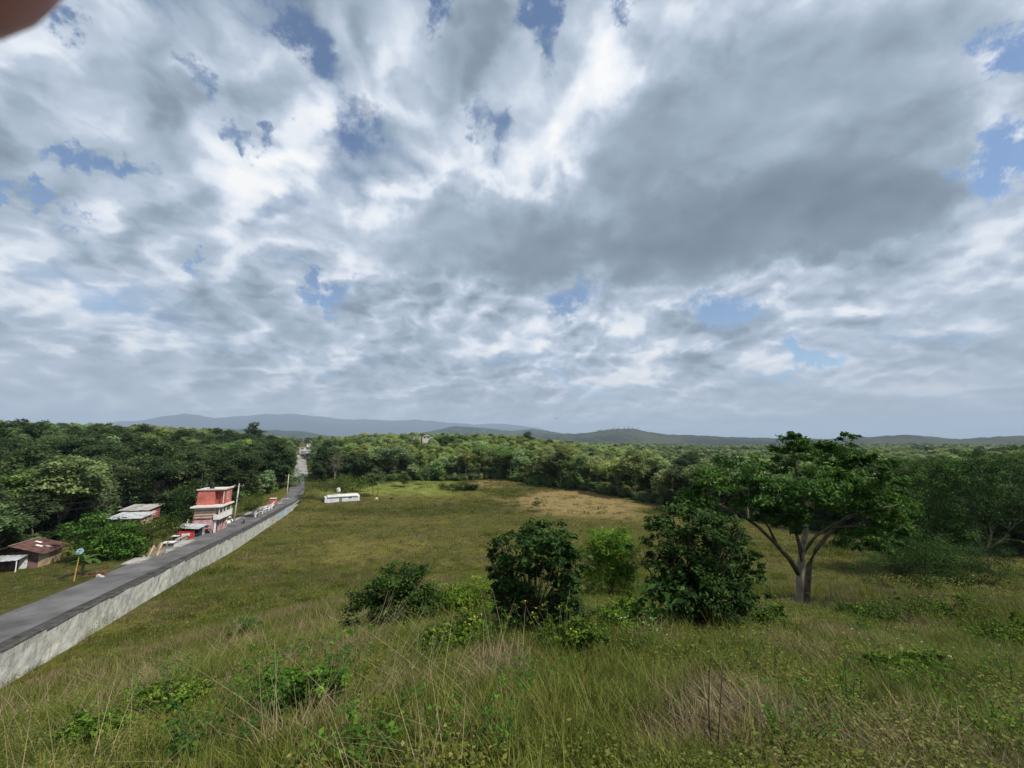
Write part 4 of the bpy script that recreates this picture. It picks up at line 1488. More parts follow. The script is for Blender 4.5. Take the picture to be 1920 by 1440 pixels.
    for i_, (ub, vb, px, tone, lab) in enumerate((
            (565, 1335, [(540, 1290, 46, 24), (600, 1285, 42, 26), (570, 1312, 60, 20)], (1.5, 1.75, 0.8), 'leafy green scrub above the dry stalk bundle at the lower left'),
            (850, 1222, [(825, 1196, 38, 20), (880, 1190, 38, 22), (850, 1208, 48, 16)], (1.9, 1.75, 0.8), 'low yellowish scrub right of the foot of the low green bush'),
            (1065, 1228, [(1045, 1200, 38, 20), (1095, 1192, 34, 24), (1070, 1212, 44, 16)], (1.7, 1.6, 0.8), 'olive scrub at the foot of the arching dark bush'),
            (1165, 1190, [(1145, 1160, 32, 24), (1182, 1150, 26, 26), (1160, 1178, 38, 14)], (1.8, 1.85, 0.8), 'light scrub in the gap between the two dark bushes'),
            (1420, 1185, [(1395, 1165, 30, 16), (1445, 1160, 34, 18), (1420, 1175, 44, 12)], (1.4, 1.35, 0.7), 'low dark grass scrub between the dense bush and the pale trunk'),
            (1640, 1178, [(1610, 1150, 36, 20), (1665, 1145, 40, 22), (1640, 1165, 56, 14)], (1.4, 1.4, 0.7), 'scrub on the right slope just below the pale-trunked tree'),
            (1775, 1170, [(1740, 1140, 40, 22), (1800, 1135, 44, 24), (1770, 1158, 60, 14)], (1.5, 1.4, 0.7), 'wide scrub patch on the right slope below the dark trees'),
            (1880, 1225, [(1850, 1195, 40, 22), (1905, 1190, 40, 26), (1880, 1212, 50, 14)], (1.6, 1.5, 0.7), 'scrub patch at the right edge of the slope'),
            (1700, 1275, [(1670, 1250, 36, 18), (1730, 1245, 36, 18), (1700, 1262, 48, 12)], (1.6, 1.55, 0.75), 'small scrub patch in the middle of the right meadow'),
            (330, 1345, [(300, 1310, 40, 20), (350, 1305, 40, 24), (325, 1330, 50, 16)], (2.0, 1.9, 0.85), 'yellow-green scrub on the lower left slope'),
            (180, 1405, [(150, 1372, 40, 20), (205, 1368, 40, 22), (180, 1390, 54, 14)], (1.8, 1.8, 0.85), 'green scrub close to the bottom left corner'))):
        leafy('scrub_patch', 'scrub', lab, ub, vb, px, 3600, 0.045 if vb > 1300 else 0.06, 0.5, 560 + i_, 0.06, 0.008, tone, 0.18, 0.30, 130, sprigs=9, up=0.4)
    # right-hand trees behind the big one
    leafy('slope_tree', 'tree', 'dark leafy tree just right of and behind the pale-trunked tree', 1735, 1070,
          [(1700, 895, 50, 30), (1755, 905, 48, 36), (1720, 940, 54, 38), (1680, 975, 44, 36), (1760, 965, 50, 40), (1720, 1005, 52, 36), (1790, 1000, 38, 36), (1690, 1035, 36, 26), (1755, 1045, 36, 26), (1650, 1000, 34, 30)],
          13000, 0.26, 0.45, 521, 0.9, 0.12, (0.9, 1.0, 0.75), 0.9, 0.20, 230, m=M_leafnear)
    leafy('slope_tree', 'tree', 'tree with a thin pale stem near the right edge', 1852, 1068,
          [(1800, 890, 46, 30), (1850, 875, 50, 30), (1900, 885, 44, 32), (1830, 925, 54, 36), (1885, 930, 50, 34), (1795, 950, 44, 38), (1830, 970, 40, 26), (1785, 1010, 32, 32), (1895, 980, 32, 20), (1930, 940, 40, 34)],
          13000, 0.28, 0.45, 522, 2.4, 0.10, (0.95, 0.95, 0.75), 1.0, 0.20, 230, bark=M_barkpale, m=M_leafnear)
    leafy('slope_tree', 'tree', 'olive tree cut by the right edge of the picture', 1945, 1040,
          [(1920, 870, 50, 32), (1960, 880, 50, 40), (1910, 910, 44, 34), (1950, 930, 50, 40), (1925, 965, 46, 34), (1970, 980, 40, 40)], 9000, 0.30, 0.45, 526, 1.4, 0.13, (1.2, 1.1, 0.8), 1.0, 0.20, 170, m=M_leafnear)
    leafy('slope_tree', 'tree', 'low spreading tree filling the gap behind the dark leafy tree', 1790, 1030,
          [(1760, 880, 50, 26), (1810, 870, 46, 26), (1700, 885, 40, 24), (1780, 915, 56, 34), (1720, 920, 44, 30), (1830, 905, 40, 30), (1780, 955, 50, 34), (1740, 985, 44, 30), (1820, 990, 36, 30)], 12000, 0.34, 0.45, 527, 0.9, 0.14, (1.0, 1.0, 0.75), 1.4, 0.20, 220, m=M_leafnear)
    leafy('slope_bush', 'bush', 'low tangled bush below the dark leafy tree on the right slope', 1735, 1105,
          [(1700, 1045, 40, 34), (1745, 1040, 42, 36), (1785, 1055, 34, 30), (1725, 1080, 50, 22), (1660, 1065, 28, 26), (1800, 1082, 30, 18)], 13000, 0.11, 0.5, 528, 0.1, 0.03, (0.85, 0.85, 0.65), 0.6, 0.3, 200, m=M_leafnear)
    leafy('slope_bush', 'bush', 'ragged olive bush at the right edge below the trees', 1905, 1105,
          [(1880, 1075, 26, 20), (1915, 1065, 26, 24), (1900, 1090, 34, 16)], 3200, 0.10, 0.5, 529, 0.1, 0.03, (1.4, 1.25, 0.75), 0.4, 0.3, 100, m=M_leafnear)
    leafy('dense_bush', 'bush', 'dark bush under the thin pale-stemmed tree at the right', 1835, 1092,
          [(1810, 1045, 32, 30), (1845, 1050, 30, 28), (1872, 1040, 22, 28), (1825, 1075, 40, 18)], 6500, 0.14, 0.5, 523, 0.1, 0.03, (0.6, 0.62, 0.6), 0.4, 0.3, 90, m=M_leafnear)
    for u_, y_, k_, s_, lab in ((8, 150, 6, 0.85, 'tallest dark tree on the skyline at the left edge'), (24, 158, 1, 0.85, 'dark skyline tree just right of the tallest at the left edge'), (47, 165, 8, 0.95, 'bare-topped skyline tree near the left edge'),
                            (473, 300, 6, 1.5, 'dark tree standing above the skyline left of the village'), (990, 330, 6, 1.3, 'dark tall tree on the wooded rise right of the field corner')):
        x_, yy_ = pix_at(u_, y_)
        plant_tree(k_, x_, yy_, s_, 1.0, 0, lab)
    # field sapling and dark thicket patch
    leafy('sapling', 'tree', 'lone thin sapling standing in the middle of the pasture', 1008, 957,
          [(1008, 938, 9, 6), (1014, 945, 7, 5), (1002, 944, 6, 4)], 260, 0.35, 0.4, 524, 1.2, 0.035, (0.9, 0.95, 0.8), 0.3, 0.3, 24)
    leafy('thicket', 'bush', 'flat dark thicket at the left end of the far field edge', 862, 918,
          [(842, 914, 20, 5), (866, 913, 20, 6), (888, 914, 14, 5), (855, 918, 20, 4), (878, 918, 18, 4)], 2200, 0.5, 0.5, 525, 0.05, 0.04, (0.7, 0.72, 0.65), 1.0, 0.3, 60)
    # roadside
    leafy('roadside_tree', 'tree', 'bright green bushy tree beside the banana plant', 208, 1050,
          [(150, 1000, 28, 22), (185, 985, 32, 22), (225, 1000, 30, 24), (165, 1025, 34, 24), (210, 1030, 36, 26), (245, 1030, 24, 24), (195, 1045, 34, 18)],
          6500, 0.30, 0.55, 531, 0.6, 0.12, (1.15, 1.5, 0.8), 1.0, 0.26, 240)
    leafy('roadside_tree', 'tree', 'bright green tree at the left edge above the rusty roof', 18, 1010,
          [(10, 905, 26, 20), (35, 925, 24, 20), (8, 945, 32, 22), (40, 955, 20, 18), (15, 975, 30, 18)], 5500, 0.34, 0.55, 532, 2.2, 0.15, (1.2, 1.6, 0.8), 1.2, 0.27, 220)
    leafy('roadside_tree', 'tree', 'dark leafy tree between the tin-roofed houses and the pink house', 345, 988,
          [(328, 940, 26, 22), (355, 928, 24, 22), (348, 955, 30, 22), (322, 966, 24, 18), (360, 972, 20, 18), (340, 978, 28, 12)], 4600, 0.34, 0.55, 538, 0.9, 0.15, (0.75, 0.85, 0.7), 1.0, 0.24, 170)
    leafy('roadside_bush', 'bush', 'straggly olive bush between the bright tree and the red shop', 295, 1035,
          [(275, 990, 26, 20), (310, 985, 26, 18), (335, 990, 20, 14), (265, 1015, 22, 18), (290, 1012, 18, 12)], 2600, 0.26, 0.4, 533, 0.4, 0.07, (1.35, 1.15, 0.85), 1.0, 0.3, 110)
    leafy('roadside_bush', 'bush', 'grey-brown bush hiding the bend of the road', 600, 938,
          [(585, 918, 26, 12), (612, 910, 30, 13), (575, 930, 18, 8), (640, 905, 22, 12)], 2200, 0.36, 0.35, 534, 0.3, 0.08, (1.55, 1.15, 1.0), 1.5, 0.32, 110, twigs=8)
    leafy('roadside_bush', 'bush', 'yellow-green hedge bush behind the low white building', 655, 921,
          [(645, 905, 22, 11), (672, 903, 22, 12), (660, 914, 30, 8)], 2200, 0.45, 0.5, 535, 0.3, 0.08, (1.6, 1.5, 0.8), 1.5, 0.3, 100)
    leafy('reed_clump', 'bush', 'tall olive reeds between the leaning pole and the white railings', 470, 968,
          [(460, 945, 16, 16), (478, 942, 16, 18), (490, 948, 10, 12), (466, 958, 18, 8)], 1800, 0.6, 0.12, 536, 0.2, 0.04, (1.15, 1.1, 0.7), 0.8, 0.35, 80, droop=-0.8)
    leafy('roadside_bush', 'bush', 'fresh green bush on the left of the far road', 548, 912,
          [(535, 890, 18, 14), (555, 893, 14, 14), (545, 903, 22, 9)], 1700, 0.45, 0.55, 537, 0.3, 0.08, (1.3, 1.6, 0.8), 1.0, 0.3, 80)
    # thin young trees by the lawn
    for u, v, k, s, lab in ((697, 928, 9, 0.85, 'slim tree with a bare stem left of the lawn, the shorter of two'), (705, 931, 9, 1.08, 'slim taller tree with a bare stem rising from pale sand'),
                            (757, 913, 5, 0.62, 'round shade tree standing alone on the lawn'), (797, 909, 9, 0.8, 'slim tree at the right end of the lawn')):
        p, t = hit(u, v)
        plant_tree(k, p[0], p[1], s, random.uniform(0, 6), 1, lab)


def smooth(me):
    for p in me.polygons:
        p.use_smooth = True
    return me


hillside_plants()


# ------------------------------------------------------------------ single weeds, dry stalks and flowers close to the camera
def foreground_weeds():
    rd = np.random.default_rng(61)
    M_stalk = mat('straw', (0.33, 0.27, 0.16), 0.8, 0.4, 6)
    M_stick = mat('dark_stick', (0.07, 0.05, 0.035), 0.9, 0.4, 6)
    M_big = leaf_mat('broad_leaf', [(0.0, (0.02, 0.05, 0.012)), (0.5, (0.045, 0.10, 0.02)), (1.0, (0.12, 0.19, 0.03))], jitter=0.05)
    M_white = mat('white_petals', (0.75, 0.74, 0.66), 0.7, 0.1, 5)
    M_yel = mat('yellow_petals', (0.65, 0.48, 0.05), 0.7, 0.2, 5)

    def stalks(name, label, u, v, n, h, spread, lean, r=0.004, m=M_stalk, cat='stalks', group=None):
        p, t = hit(u, v)
        root = thing(name, label, cat, tuple(p), 0, group)
        for i in range(n):
            b = np.array([rd.normal() * 0.03, rd.normal() * 0.03, -0.05])
            th = rd.uniform(-1, 1) * spread
            hh = h * rd.uniform(0.6, 1.1)
            e = np.array([(lean + th) * hh, rd.normal() * 0.25 * hh, hh * (1 - 0.25 * abs(lean + th))])
            pp = bend(b, e, rd, 5, 0.04)
            mb = MB()
            mb.tube(pp, [r * (1 - 0.14 * k) for k in range(6)], 4)
            if rd.random() < 0.6:
                q = pp[3]
                mb.tube([q, q + np.array([rd.normal() * 0.12, rd.normal() * 0.12, 0.1]) * hh], [r * 0.5, r * 0.2], 3)
            mb.build('stalk', m, root)
        return root
    stalks('dry_stalk_bundle', 'bundle of pale dry stalks splayed at the bottom edge', 520, 1425, 16, 0.75, 0.55, 0.1, 0.0035)
    stalks('dry_stalk_bundle', 'dry stalks leaning right below the low green bush', 690, 1330, 12, 0.95, 0.3, 0.55, 0.004)
    stalks('dry_stalk_bundle', 'dry brown stems leaning over the left foot of the low green bush', 680, 1215, 10, 1.2, 0.35, 0.5, 0.006)
    stalks('dry_stalk_bundle', 'long thin straws leaning right on the left slope', 215, 1300, 9, 0.9, 0.3, 0.55, 0.004)
    stalks('dry_stalk_bundle', 'tall straws in front of the small bright shrub', 520, 1265, 10, 1.15, 0.35, 0.35, 0.004)
    stalks('dry_stalk_bundle', 'crossed straws in the left corner grass below the wall', 60, 1370, 9, 0.8, 0.6, 0.4, 0.003)
    stalks('dry_stalk_bundle', 'loose straws leaning left at the lower right', 1700, 1400, 9, 0.6, 0.5, -0.4, 0.003)
    stalks('dry_stalk_bundle', 'two or three bent straws right of the bottom middle', 1440, 1345, 4, 0.6, 0.4, -0.4, 0.004)
    stalks('dry_stalk_bundle', 'dry straws leaning left of the upright dark stick', 1270, 1400, 8, 0.6, 0.5, 0.1, 0.003)
    stalks('upright_stick', 'dark bare stick standing upright at the bottom right of centre', 1340, 1415, 2, 0.72, 0.12, 0.05, 0.008, M_stick, 'stick')
    stalks('bare_twig', 'dark forked twig against the pale wall', 117, 1240, 3, 1.5, 0.25, 0.35, 0.010, M_stick, 'stick')
    stalks('bare_twig', 'pale bent twig by the right-hand trees', 1880, 1100, 2, 1.6, 0.15, -0.3, 0.012, M_stalk, 'stick')

    def weed(name, label, u, v, n, rad, h, leaf, aspect, m, color=(1, 1, 1), flowers=None, nfl=0, cat='plant', fs=0.012, group=None):
        p, t = hit(u, v)
        root = thing(name, label, cat, tuple(p), 0, group)
        n, leaf = (n, leaf * 0.8) if leaf > 0.2 else (int(n * 2.2), leaf * 0.58)
        stems = max(3, n // 34)
        tips = []
        mb = MB()
        for i in range(stems):
            a = rd.uniform(0, 6.28); q = rad * math.sqrt(rd.random())
            tip = np.array([q * math.cos(a), q * math.sin(a), h * rd.uniform(0.6, 1.05)])
            pp = bend((tip[0] * 0.2, tip[1] * 0.2, -0.05), tip, rd, 4, 0.03)
            mb.tube(pp, [0.006, 0.005, 0.004, 0.003, 0.002], 4)
            tips.append(pp)
        link('stem', mb.mesh('stem'), M_grass if False else M_stemg, root)
        k = rd.integers(0, stems, n); tt = rd.integers(1, 5, n)
        c = np.array([tips[a][b] for a, b in zip(k, tt)]) + rd.normal(size=(n, 3)) * np.array([leaf, leaf, leaf * 0.6]) * 0.8
        V, Q = leaves(c, leaf, aspect, rd, 0.8)
        me = quads('foliage', V, Q, np.repeat(np.clip(rd.normal(0.5, 0.2, n), 0, 1), 4))
        me.materials.append(m)
        f = link('foliage', me, None, root)
        f.color = tuple(q * 1.25 for q in color) + (1,)
        if flowers:
            for i in range(nfl):
                q = tips[rd.integers(0, stems)][-1] + rd.normal(size=3) * leaf * 0.7
                fb = MB()
                fb.lathe([(fs * 0.3, -fs * 0.4), (fs, 0.0), (fs * 0.5, fs * 0.35)], 6, tuple(q))
                fb.build('flower', flowers, root)
        return root
    M_stemg = mat('green_stem', (0.09, 0.11, 0.04), 0.8, 0.3, 5)
    weed('broad_leaved_plant', 'broad-leaved dark green plant at the left foot of the dense dark bush', 1226, 1195, 60, 0.42, 0.85, 0.26, 0.5, M_big, (0.6, 0.7, 0.7))
    weed('flowering_weed', 'yellow-green weed with small white flowers below the broad-leaved plant', 1205, 1232, 260, 0.30, 0.55, 0.055, 0.6, M_big, (1.6, 1.5, 0.9), M_white, 9, fs=0.009)
    weed('flowering_weed', 'weed with yellow blossom on the left slope below the wall', 200, 1250, 170, 0.35, 0.75, 0.06, 0.55, M_big, (1.9, 1.8, 0.9), M_yel, 9, fs=0.02)
    weed('leafy_weed', 'lush leafy weed at the bottom left of the dry stalk bundle', 400, 1420, 300, 0.45, 0.45, 0.07, 0.6, M_big, (0.9, 1.05, 0.9))
    weed('leafy_weed', 'green leafy weed right of the dry stalk bundle', 590, 1345, 330, 0.5, 0.65, 0.065, 0.6, M_big, (1.0, 1.2, 0.8))
    weed('leafy_weed', 'pale leafy weed at the bottom edge left of centre', 690, 1425, 210, 0.40, 0.32, 0.08, 0.7, M_big, (1.2, 1.3, 0.9))
    weed('leafy_weed', 'bushy weed with tiny blossoms below the arching bush', 1060, 1235, 420, 0.55, 0.75, 0.05, 0.6, M_big, (1.3, 1.2, 0.7), M_yel, 8)
    weed('leafy_weed', 'narrow fresh green weed in the right foreground', 1590, 1345, 130, 0.15, 0.50, 0.06, 0.35, M_big, (1.2, 1.5, 0.6))
    weed('leafy_weed', 'olive leafy weed at the right edge of the foreground', 1890, 1300, 260, 0.5, 0.55, 0.06, 0.5, M_big, (1.3, 1.25, 0.7))
    weed('leafy_weed', 'patch of dark leafy weed on the slope below the pale trunk', 1640, 1205, 330, 0.7, 0.6, 0.075, 0.5, M_big, (1.0, 1.05, 0.75), M_white, 4, fs=0.009)
    weed('leafy_weed', 'yellowish leafy weed near the right slope edge', 1780, 1190, 300, 0.7, 0.6, 0.07, 0.5, M_big, (1.5, 1.4, 0.6), M_white, 3, fs=0.009)
    weed('flowering_weed', 'sparse weed with white specks in the right meadow', 1690, 1260, 160, 0.6, 0.5, 0.05, 0.5, M_big, (1.2, 1.2, 0.7), M_white, 7, fs=0.009)
    weed('leafy_weed', 'light green weed between the low bush and the arching bush', 930, 1225, 260, 0.4, 0.6, 0.055, 0.5, M_big, (1.5, 1.5, 0.8))
    weed('leafy_weed', 'green weed with drooping leaves at the bottom left corner', 130, 1410, 200, 0.4, 0.4, 0.07, 0.5, M_big, (1.1, 1.15, 0.9))

    for u, v, n_, rad, h, lf, colr, lab in ((250, 1345, 300, 0.45, 0.5, 0.06, (1.4, 1.45, 0.8), 'yellow-green vine patch on the left slope above the corner straws'), (330, 1290, 260, 0.4, 0.5, 0.06, (1.0, 1.25, 0.8), 'green weed patch in the middle of the left slope'),
                                            (640, 1290, 380, 0.55, 0.6, 0.055, (1.2, 1.35, 0.7), 'dense green weed below the low green bush'), (800, 1260, 300, 0.5, 0.55, 0.05, (1.35, 1.3, 0.7), 'olive weed in the grass right of the low green bush'),
                                            (1000, 1310, 260, 0.5, 0.4, 0.05, (1.2, 1.4, 0.7), 'fresh green weed in the middle foreground'), (1140, 1190, 380, 0.6, 0.7, 0.05, (1.4, 1.4, 0.7), 'tall yellowish weed between the two dark bushes'),
                                            (1400, 1250, 300, 0.6, 0.45, 0.05, (1.2, 1.25, 0.7), 'low weed patch in front of the pale trunk'), (1480, 1400, 240, 0.4, 0.35, 0.05, (1.1, 1.4, 0.8), 'green weed tuft at the bottom edge right of the dark stick'),
                                            (1760, 1330, 300, 0.5, 0.45, 0.055, (1.25, 1.3, 0.7), 'leafy tangle in the lower right meadow'), (1870, 1400, 260, 0.4, 0.4, 0.055, (1.3, 1.3, 0.7), 'leafy weed in the bottom right corner'),
                                            (900, 1410, 240, 0.4, 0.3, 0.05, (1.1, 1.4, 0.8), 'low green weed at the bottom edge in the middle'), (1560, 1160, 300, 0.6, 0.6, 0.06, (1.1, 1.1, 0.7), 'dark weeds around the foot of the pale trunk'),
                                            (480, 1330, 320, 0.5, 0.55, 0.06, (1.3, 1.5, 0.75), 'bright leafy weed above the dry stalk bundle')):
        weed('leafy_weed', lab, u, v, n_, rad, h, lf, 0.55, M_big, colr)


foreground_weeds()

# ------------------------------------------------------------------ houses and roadside things
RZ = math.atan2(WN[1], WN[0])        # local x: towards the road, local y: along the road away from the camera
M_pink = mat('pink_paint', (0.56, 0.35, 0.36), 0.85, 0.4, 1.2, 0.2)
M_orange = mat('salmon_paint', (0.50, 0.145, 0.12), 0.85, 0.3, 1.0, 0.2)
M_orangedk = mat('red_wall_and_recess_shade', (0.33, 0.095, 0.075), 0.85, 0.2, 1.0)  # red house wall; in the top-floor recess a shaded copy of the salmon
M_cream = mat('cream_render', (0.62, 0.55, 0.48), 0.9, 0.2, 1.2)
M_white = mat('white_paint', (0.74, 0.72, 0.68), 0.8, 0.15, 1.5)
M_glass = mat('dark_window', (0.03, 0.035, 0.04), 0.15, 0.3, 2.0, spec=0.6)
M_black = mat('black_plastic', (0.018, 0.018, 0.02), 0.45, 0.3, 3)
M_brick = mat('raw_brick', (0.33, 0.16, 0.10), 0.95, 0.4, 4, 0.4)
M_tin = mat('tin_sheet', (0.50, 0.51, 0.52), 0.5, 0.3, 1.6, 0.1, metal=0.35)
M_tinold = mat('dull_tin', (0.36, 0.34, 0.30), 0.7, 0.4, 1.4, 0.2, metal=0.15)
M_rust = mat('rusty_sheet', (0.115, 0.055, 0.045), 0.85, 0.5, 1.8, 0.3)
M_tan = mat('tan_render', (0.46, 0.33, 0.20), 0.92, 0.4, 1.3, 0.3)
M_plum = mat('faded_plum_boards', (0.20, 0.11, 0.11), 0.9, 0.4, 2.0, 0.2)
M_wood = mat('grey_wood', (0.22, 0.18, 0.14), 0.9, 0.4, 4, 0.3)
M_yellow = mat('yellow_paint', (0.60, 0.36, 0.10), 0.7, 0.25, 4)
M_red = mat('red_paint', (0.50, 0.055, 0.05), 0.6, 0.2, 2)
M_navy = mat('navy_tarpaulin', (0.025, 0.030, 0.06), 0.7, 0.3, 3)
M_metal = mat('grey_metal', (0.35, 0.36, 0.37), 0.4, 0.2, 3, metal=0.7)
M_dish = mat('blue_grey_dish', (0.20, 0.30, 0.38), 0.5, 0.15, 2)
M_polec = mat('pale_concrete_pole', (0.52, 0.50, 0.46), 0.9, 0.3, 2.5, 0.2)
M_stone = mat('pale_stone', (0.50, 0.46, 0.38), 0.95, 0.4, 3, 0.5)


def B(parent, name, m, *boxes):
    mb = MB()
    for b in boxes:
        mb.box(*b)
    return mb.build(name, m, parent)


def sheet(parent, name, m, p00, p10, p01, p11, waves=8, amp=0.03, thick=0.012):
    """a corrugated sheet between four corners; ribs run from edge p00-p10 to edge p01-p11"""
    p00, p10, p01, p11 = (np.array(p, float) for p in (p00, p10, p01, p11))
    mb = MB()
    n = waves * 4
    up = np.cross(p10 - p00, p01 - p00); up /= np.linalg.norm(up)
    if up[2] < 0:
        up = -up
    rows = []
    for side in (0, 1):
        for e in (0, 1):
            row = []
            for i in range(n + 1):
                t = i / n
                q = (p00 * (1 - t) + p10 * t) if e == 0 else (p01 * (1 - t) + p11 * t)
                q = q + up * (amp * math.sin(2 * math.pi * t * waves) - thick * side)
                row.append(len(mb.v)); mb.v.append(tuple(q))
            rows.append(row)
    for i in range(n):
        mb.f.append((rows[0][i], rows[0][i + 1], rows[1][i + 1], rows[1][i]))
        mb.f.append((rows[2][i], rows[3][i], rows[3][i + 1], rows[2][i + 1]))
        for e in (0, 1):
            mb.f.append((rows[e][i], rows[2 + e][i], rows[2 + e][i + 1], rows[e][i + 1]))
    return mb.build(name, m, parent)


def window(parent, x, y0, y1, z0, z1, frame=M_white, axis='x', out=1):
    """window in a wall: frame bars proud of the wall, pane set back"""
    t = 0.07
    def bx(a0, a1, z0_, z1_, d0, d1):
        d0, d1 = sorted((x + out * d0, x + out * d1))
        return (d0, d1, a0, a1, z0_, z1_) if axis == 'x' else (a0, a1, d0, d1, z0_, z1_)
    f = B(parent, 'window', frame, bx(y0 - t, y0, z0 - t, z1 + t, 0.002, 0.06), bx(y1, y1 + t, z0 - t, z1 + t, 0.002, 0.06), bx(y0, y1, z1, z1 + t, 0.002, 0.06), bx(y0, y1, z0 - t, z0, 0.002, 0.09), bx((y0 + y1) / 2 - 0.025, (y0 + y1) / 2 + 0.025, z0, z1, 0.012, 0.04))
    B(f, 'pane', M_glass, bx(y0, y1, z0, z1, 0.003, 0.010))
    return f


def pink_house():
    p, t = hit(402, 1000)
    h = thing('pink_house', 'pink three-storey house with salmon top floor and white balcony by the road', 'house', tuple(p), RZ)
    h.scale = (0.68, 0.56, 1.0)
    # ground floor: shell, recessed front, columns
    B(h, 'ground_floor_wall', M_pink, (-4.6, -1.2, -0.0, 9.5, -0.4, 2.12), (-1.2, -0.45, 0.0, 0.22, -0.4, 2.12), (-1.2, 0.0, 9.28, 9.5, -0.4, 2.12))
    for y in (0.28, 3.1, 5.0, 7.3):
        B(h, 'column', M_pink if y > 1 else M_white, (-0.36, 0.0, y, y + 0.42, -0.4, 2.12))
    d = B(h, 'door', M_plum, (-1.198, -1.14, 1.2, 2.4, 0.0, 1.9))
    B(d, 'handle', M_metal, (-1.14, -1.10, 2.2, 2.26, 0.9, 1.0))
    B(h, 'door', M_plum, (-1.198, -1.14, 3.8, 4.7, 0.0, 1.9))
    B(h, 'shutter', M_metal, (-1.198, -1.15, 5.6, 7.2, 0.0, 1.8))
    mb = MB()                       # curtain gathered at the far bay
    pr = []
    for i in range(15):
        q = i / 14
        pr.append((0.06 + 0.05 * math.sin(q * 26), 7.9 + q * 1.2))
    for (x0, y0), (x1, y1) in zip(pr, pr[1:]):
        s0 = 0.5 * math.sin((y0 - 7.9) / 1.2 * math.pi) ; s1 = 0.5 * math.sin((y1 - 7.9) / 1.2 * math.pi)
        mb.poly([(x0, y0, 0.6 + s0), (x1, y1, 0.6 + s1), (x1, y1, 2.1), (x0, y0, 2.1)])
    mb.build('curtain', M_cream, h)
    # balcony
    b = B(h, 'balcony', M_white, (-0.5, 0.85, -0.25, 9.75, 2.12, 2.26), (0.72, 0.85, -0.25, 9.75, 2.26, 3.05), (-0.5, 0.72, -0.25, -0.12, 2.26, 2.9), (-0.5, 0.72, 9.62, 9.75, 2.26, 2.9))
    B(b, 'rail', M_cream, (0.69, 0.88, -0.28, 9.78, 3.05, 3.11))
    # first floor
    B(h, 'first_floor_wall', M_pink, (-4.6, -0.25, 0.24, 9.5, 2.262, 4.12))
    for k in range(9):              # raw brick courses on the end wall, separated by pale mortar bands
        B(h, 'brick_course', M_brick if k % 2 == 0 else M_cream, (-4.45, -0.4, 0.10 if k % 2 == 0 else 0.16, 0.236, 2.28 + k * 0.2, 2.28 + k * 0.2 + (0.15 if k % 2 == 0 else 0.195)))
    for y in (1.1, 3.4, 5.9, 7.9):
        window(h, -0.25, y, y + 1.25, 2.75, 3.9)
    for y in (-0.1, 2.75, 5.3, 9.3):
        B(h, 'post', M_white, (0.42, 0.60, y, y + 0.18, 3.0, 4.12))
    # canopy slab
    B(h, 'canopy_slab', M_cream, (-5.2, 0.95, -0.6, 9.9, 4.122, 4.26))
    B(h, 'canopy_edge', M_white, (0.952, 1.06, -0.6, 9.9, 4.05, 4.29), (-5.2, 0.952, -0.70, -0.602, 4.05, 4.29))
    # top floor
    B(h, 'top_floor_wall', M_orange, (-5.0, -1.55, 2.9, 9.4, 4.262, 6.62), (-1.55, 0.45, 4.3, 9.4, 4.262, 6.62), (-1.55, 0.45, 2.9, 4.3, 6.42, 6.62), (0.30, 0.45, 2.9, 4.3, 4.262, 4.42))
    B(h, 'recess_back', M_orangedk, (-1.54, 0.44, 4.24, 4.298, 4.27, 6.41))  # recess shade put into the colour as darker salmon
    B(h, 'post', M_cream, (0.28, 0.44, 2.92, 3.08, 4.422, 6.42))
    window(h, 0.45, 5.4, 6.7, 5.0, 6.0)
    for k in range(6):              # toothed bricks left standing at the corner
        B(h, 'brick', M_orange if k % 2 else M_brick, (-5.30 + 0.1 * (k % 3), -5.002, 2.95, 3.2, 4.45 + k * 0.34, 4.45 + k * 0.34 + 0.19))
    r = B(h, 'roof', M_cream, (-5.25, 0.75, 2.6, 9.7, 6.622, 6.76))
    B(r, 'parapet', M_white, (0.5, 0.75, 2.6, 9.7, 6.762, 6.90), (-5.25, 0.5, 2.6, 2.78, 6.762, 6.84))
    mb = MB(); mb.lathe([(0.50, 0), (0.52, 0.25), (0.49, 0.3), (0.52, 0.36), (0.52, 0.75), (0.40, 0.95), (0.16, 1.0), (0.16, 1.06)], 16, (-2.6, 4.3, 6.762))
    tk = mb.build('water_tank', M_black, h, smooth=False)
    mb = MB(); mb.tube([(-4.6, 3.1, 6.7), (-4.62, 3.1, 8.0), (-4.60, 3.1, 9.4)], 0.025, 5); mb.build('antenna_mast', M_metal, h)
    mb = MB(); mb.tube([(-3.9, 3.2, 6.7), (-3.85, 3.2, 7.3), (-3.4, 3.2, 7.5), (-3.3, 3.2, 7.75)], 0.035, 5); mb.tube([(-3.3, 3.2, 6.7), (-3.3, 3.2, 7.7)], 0.035, 5); mb.build('pipe', M_metal, h)


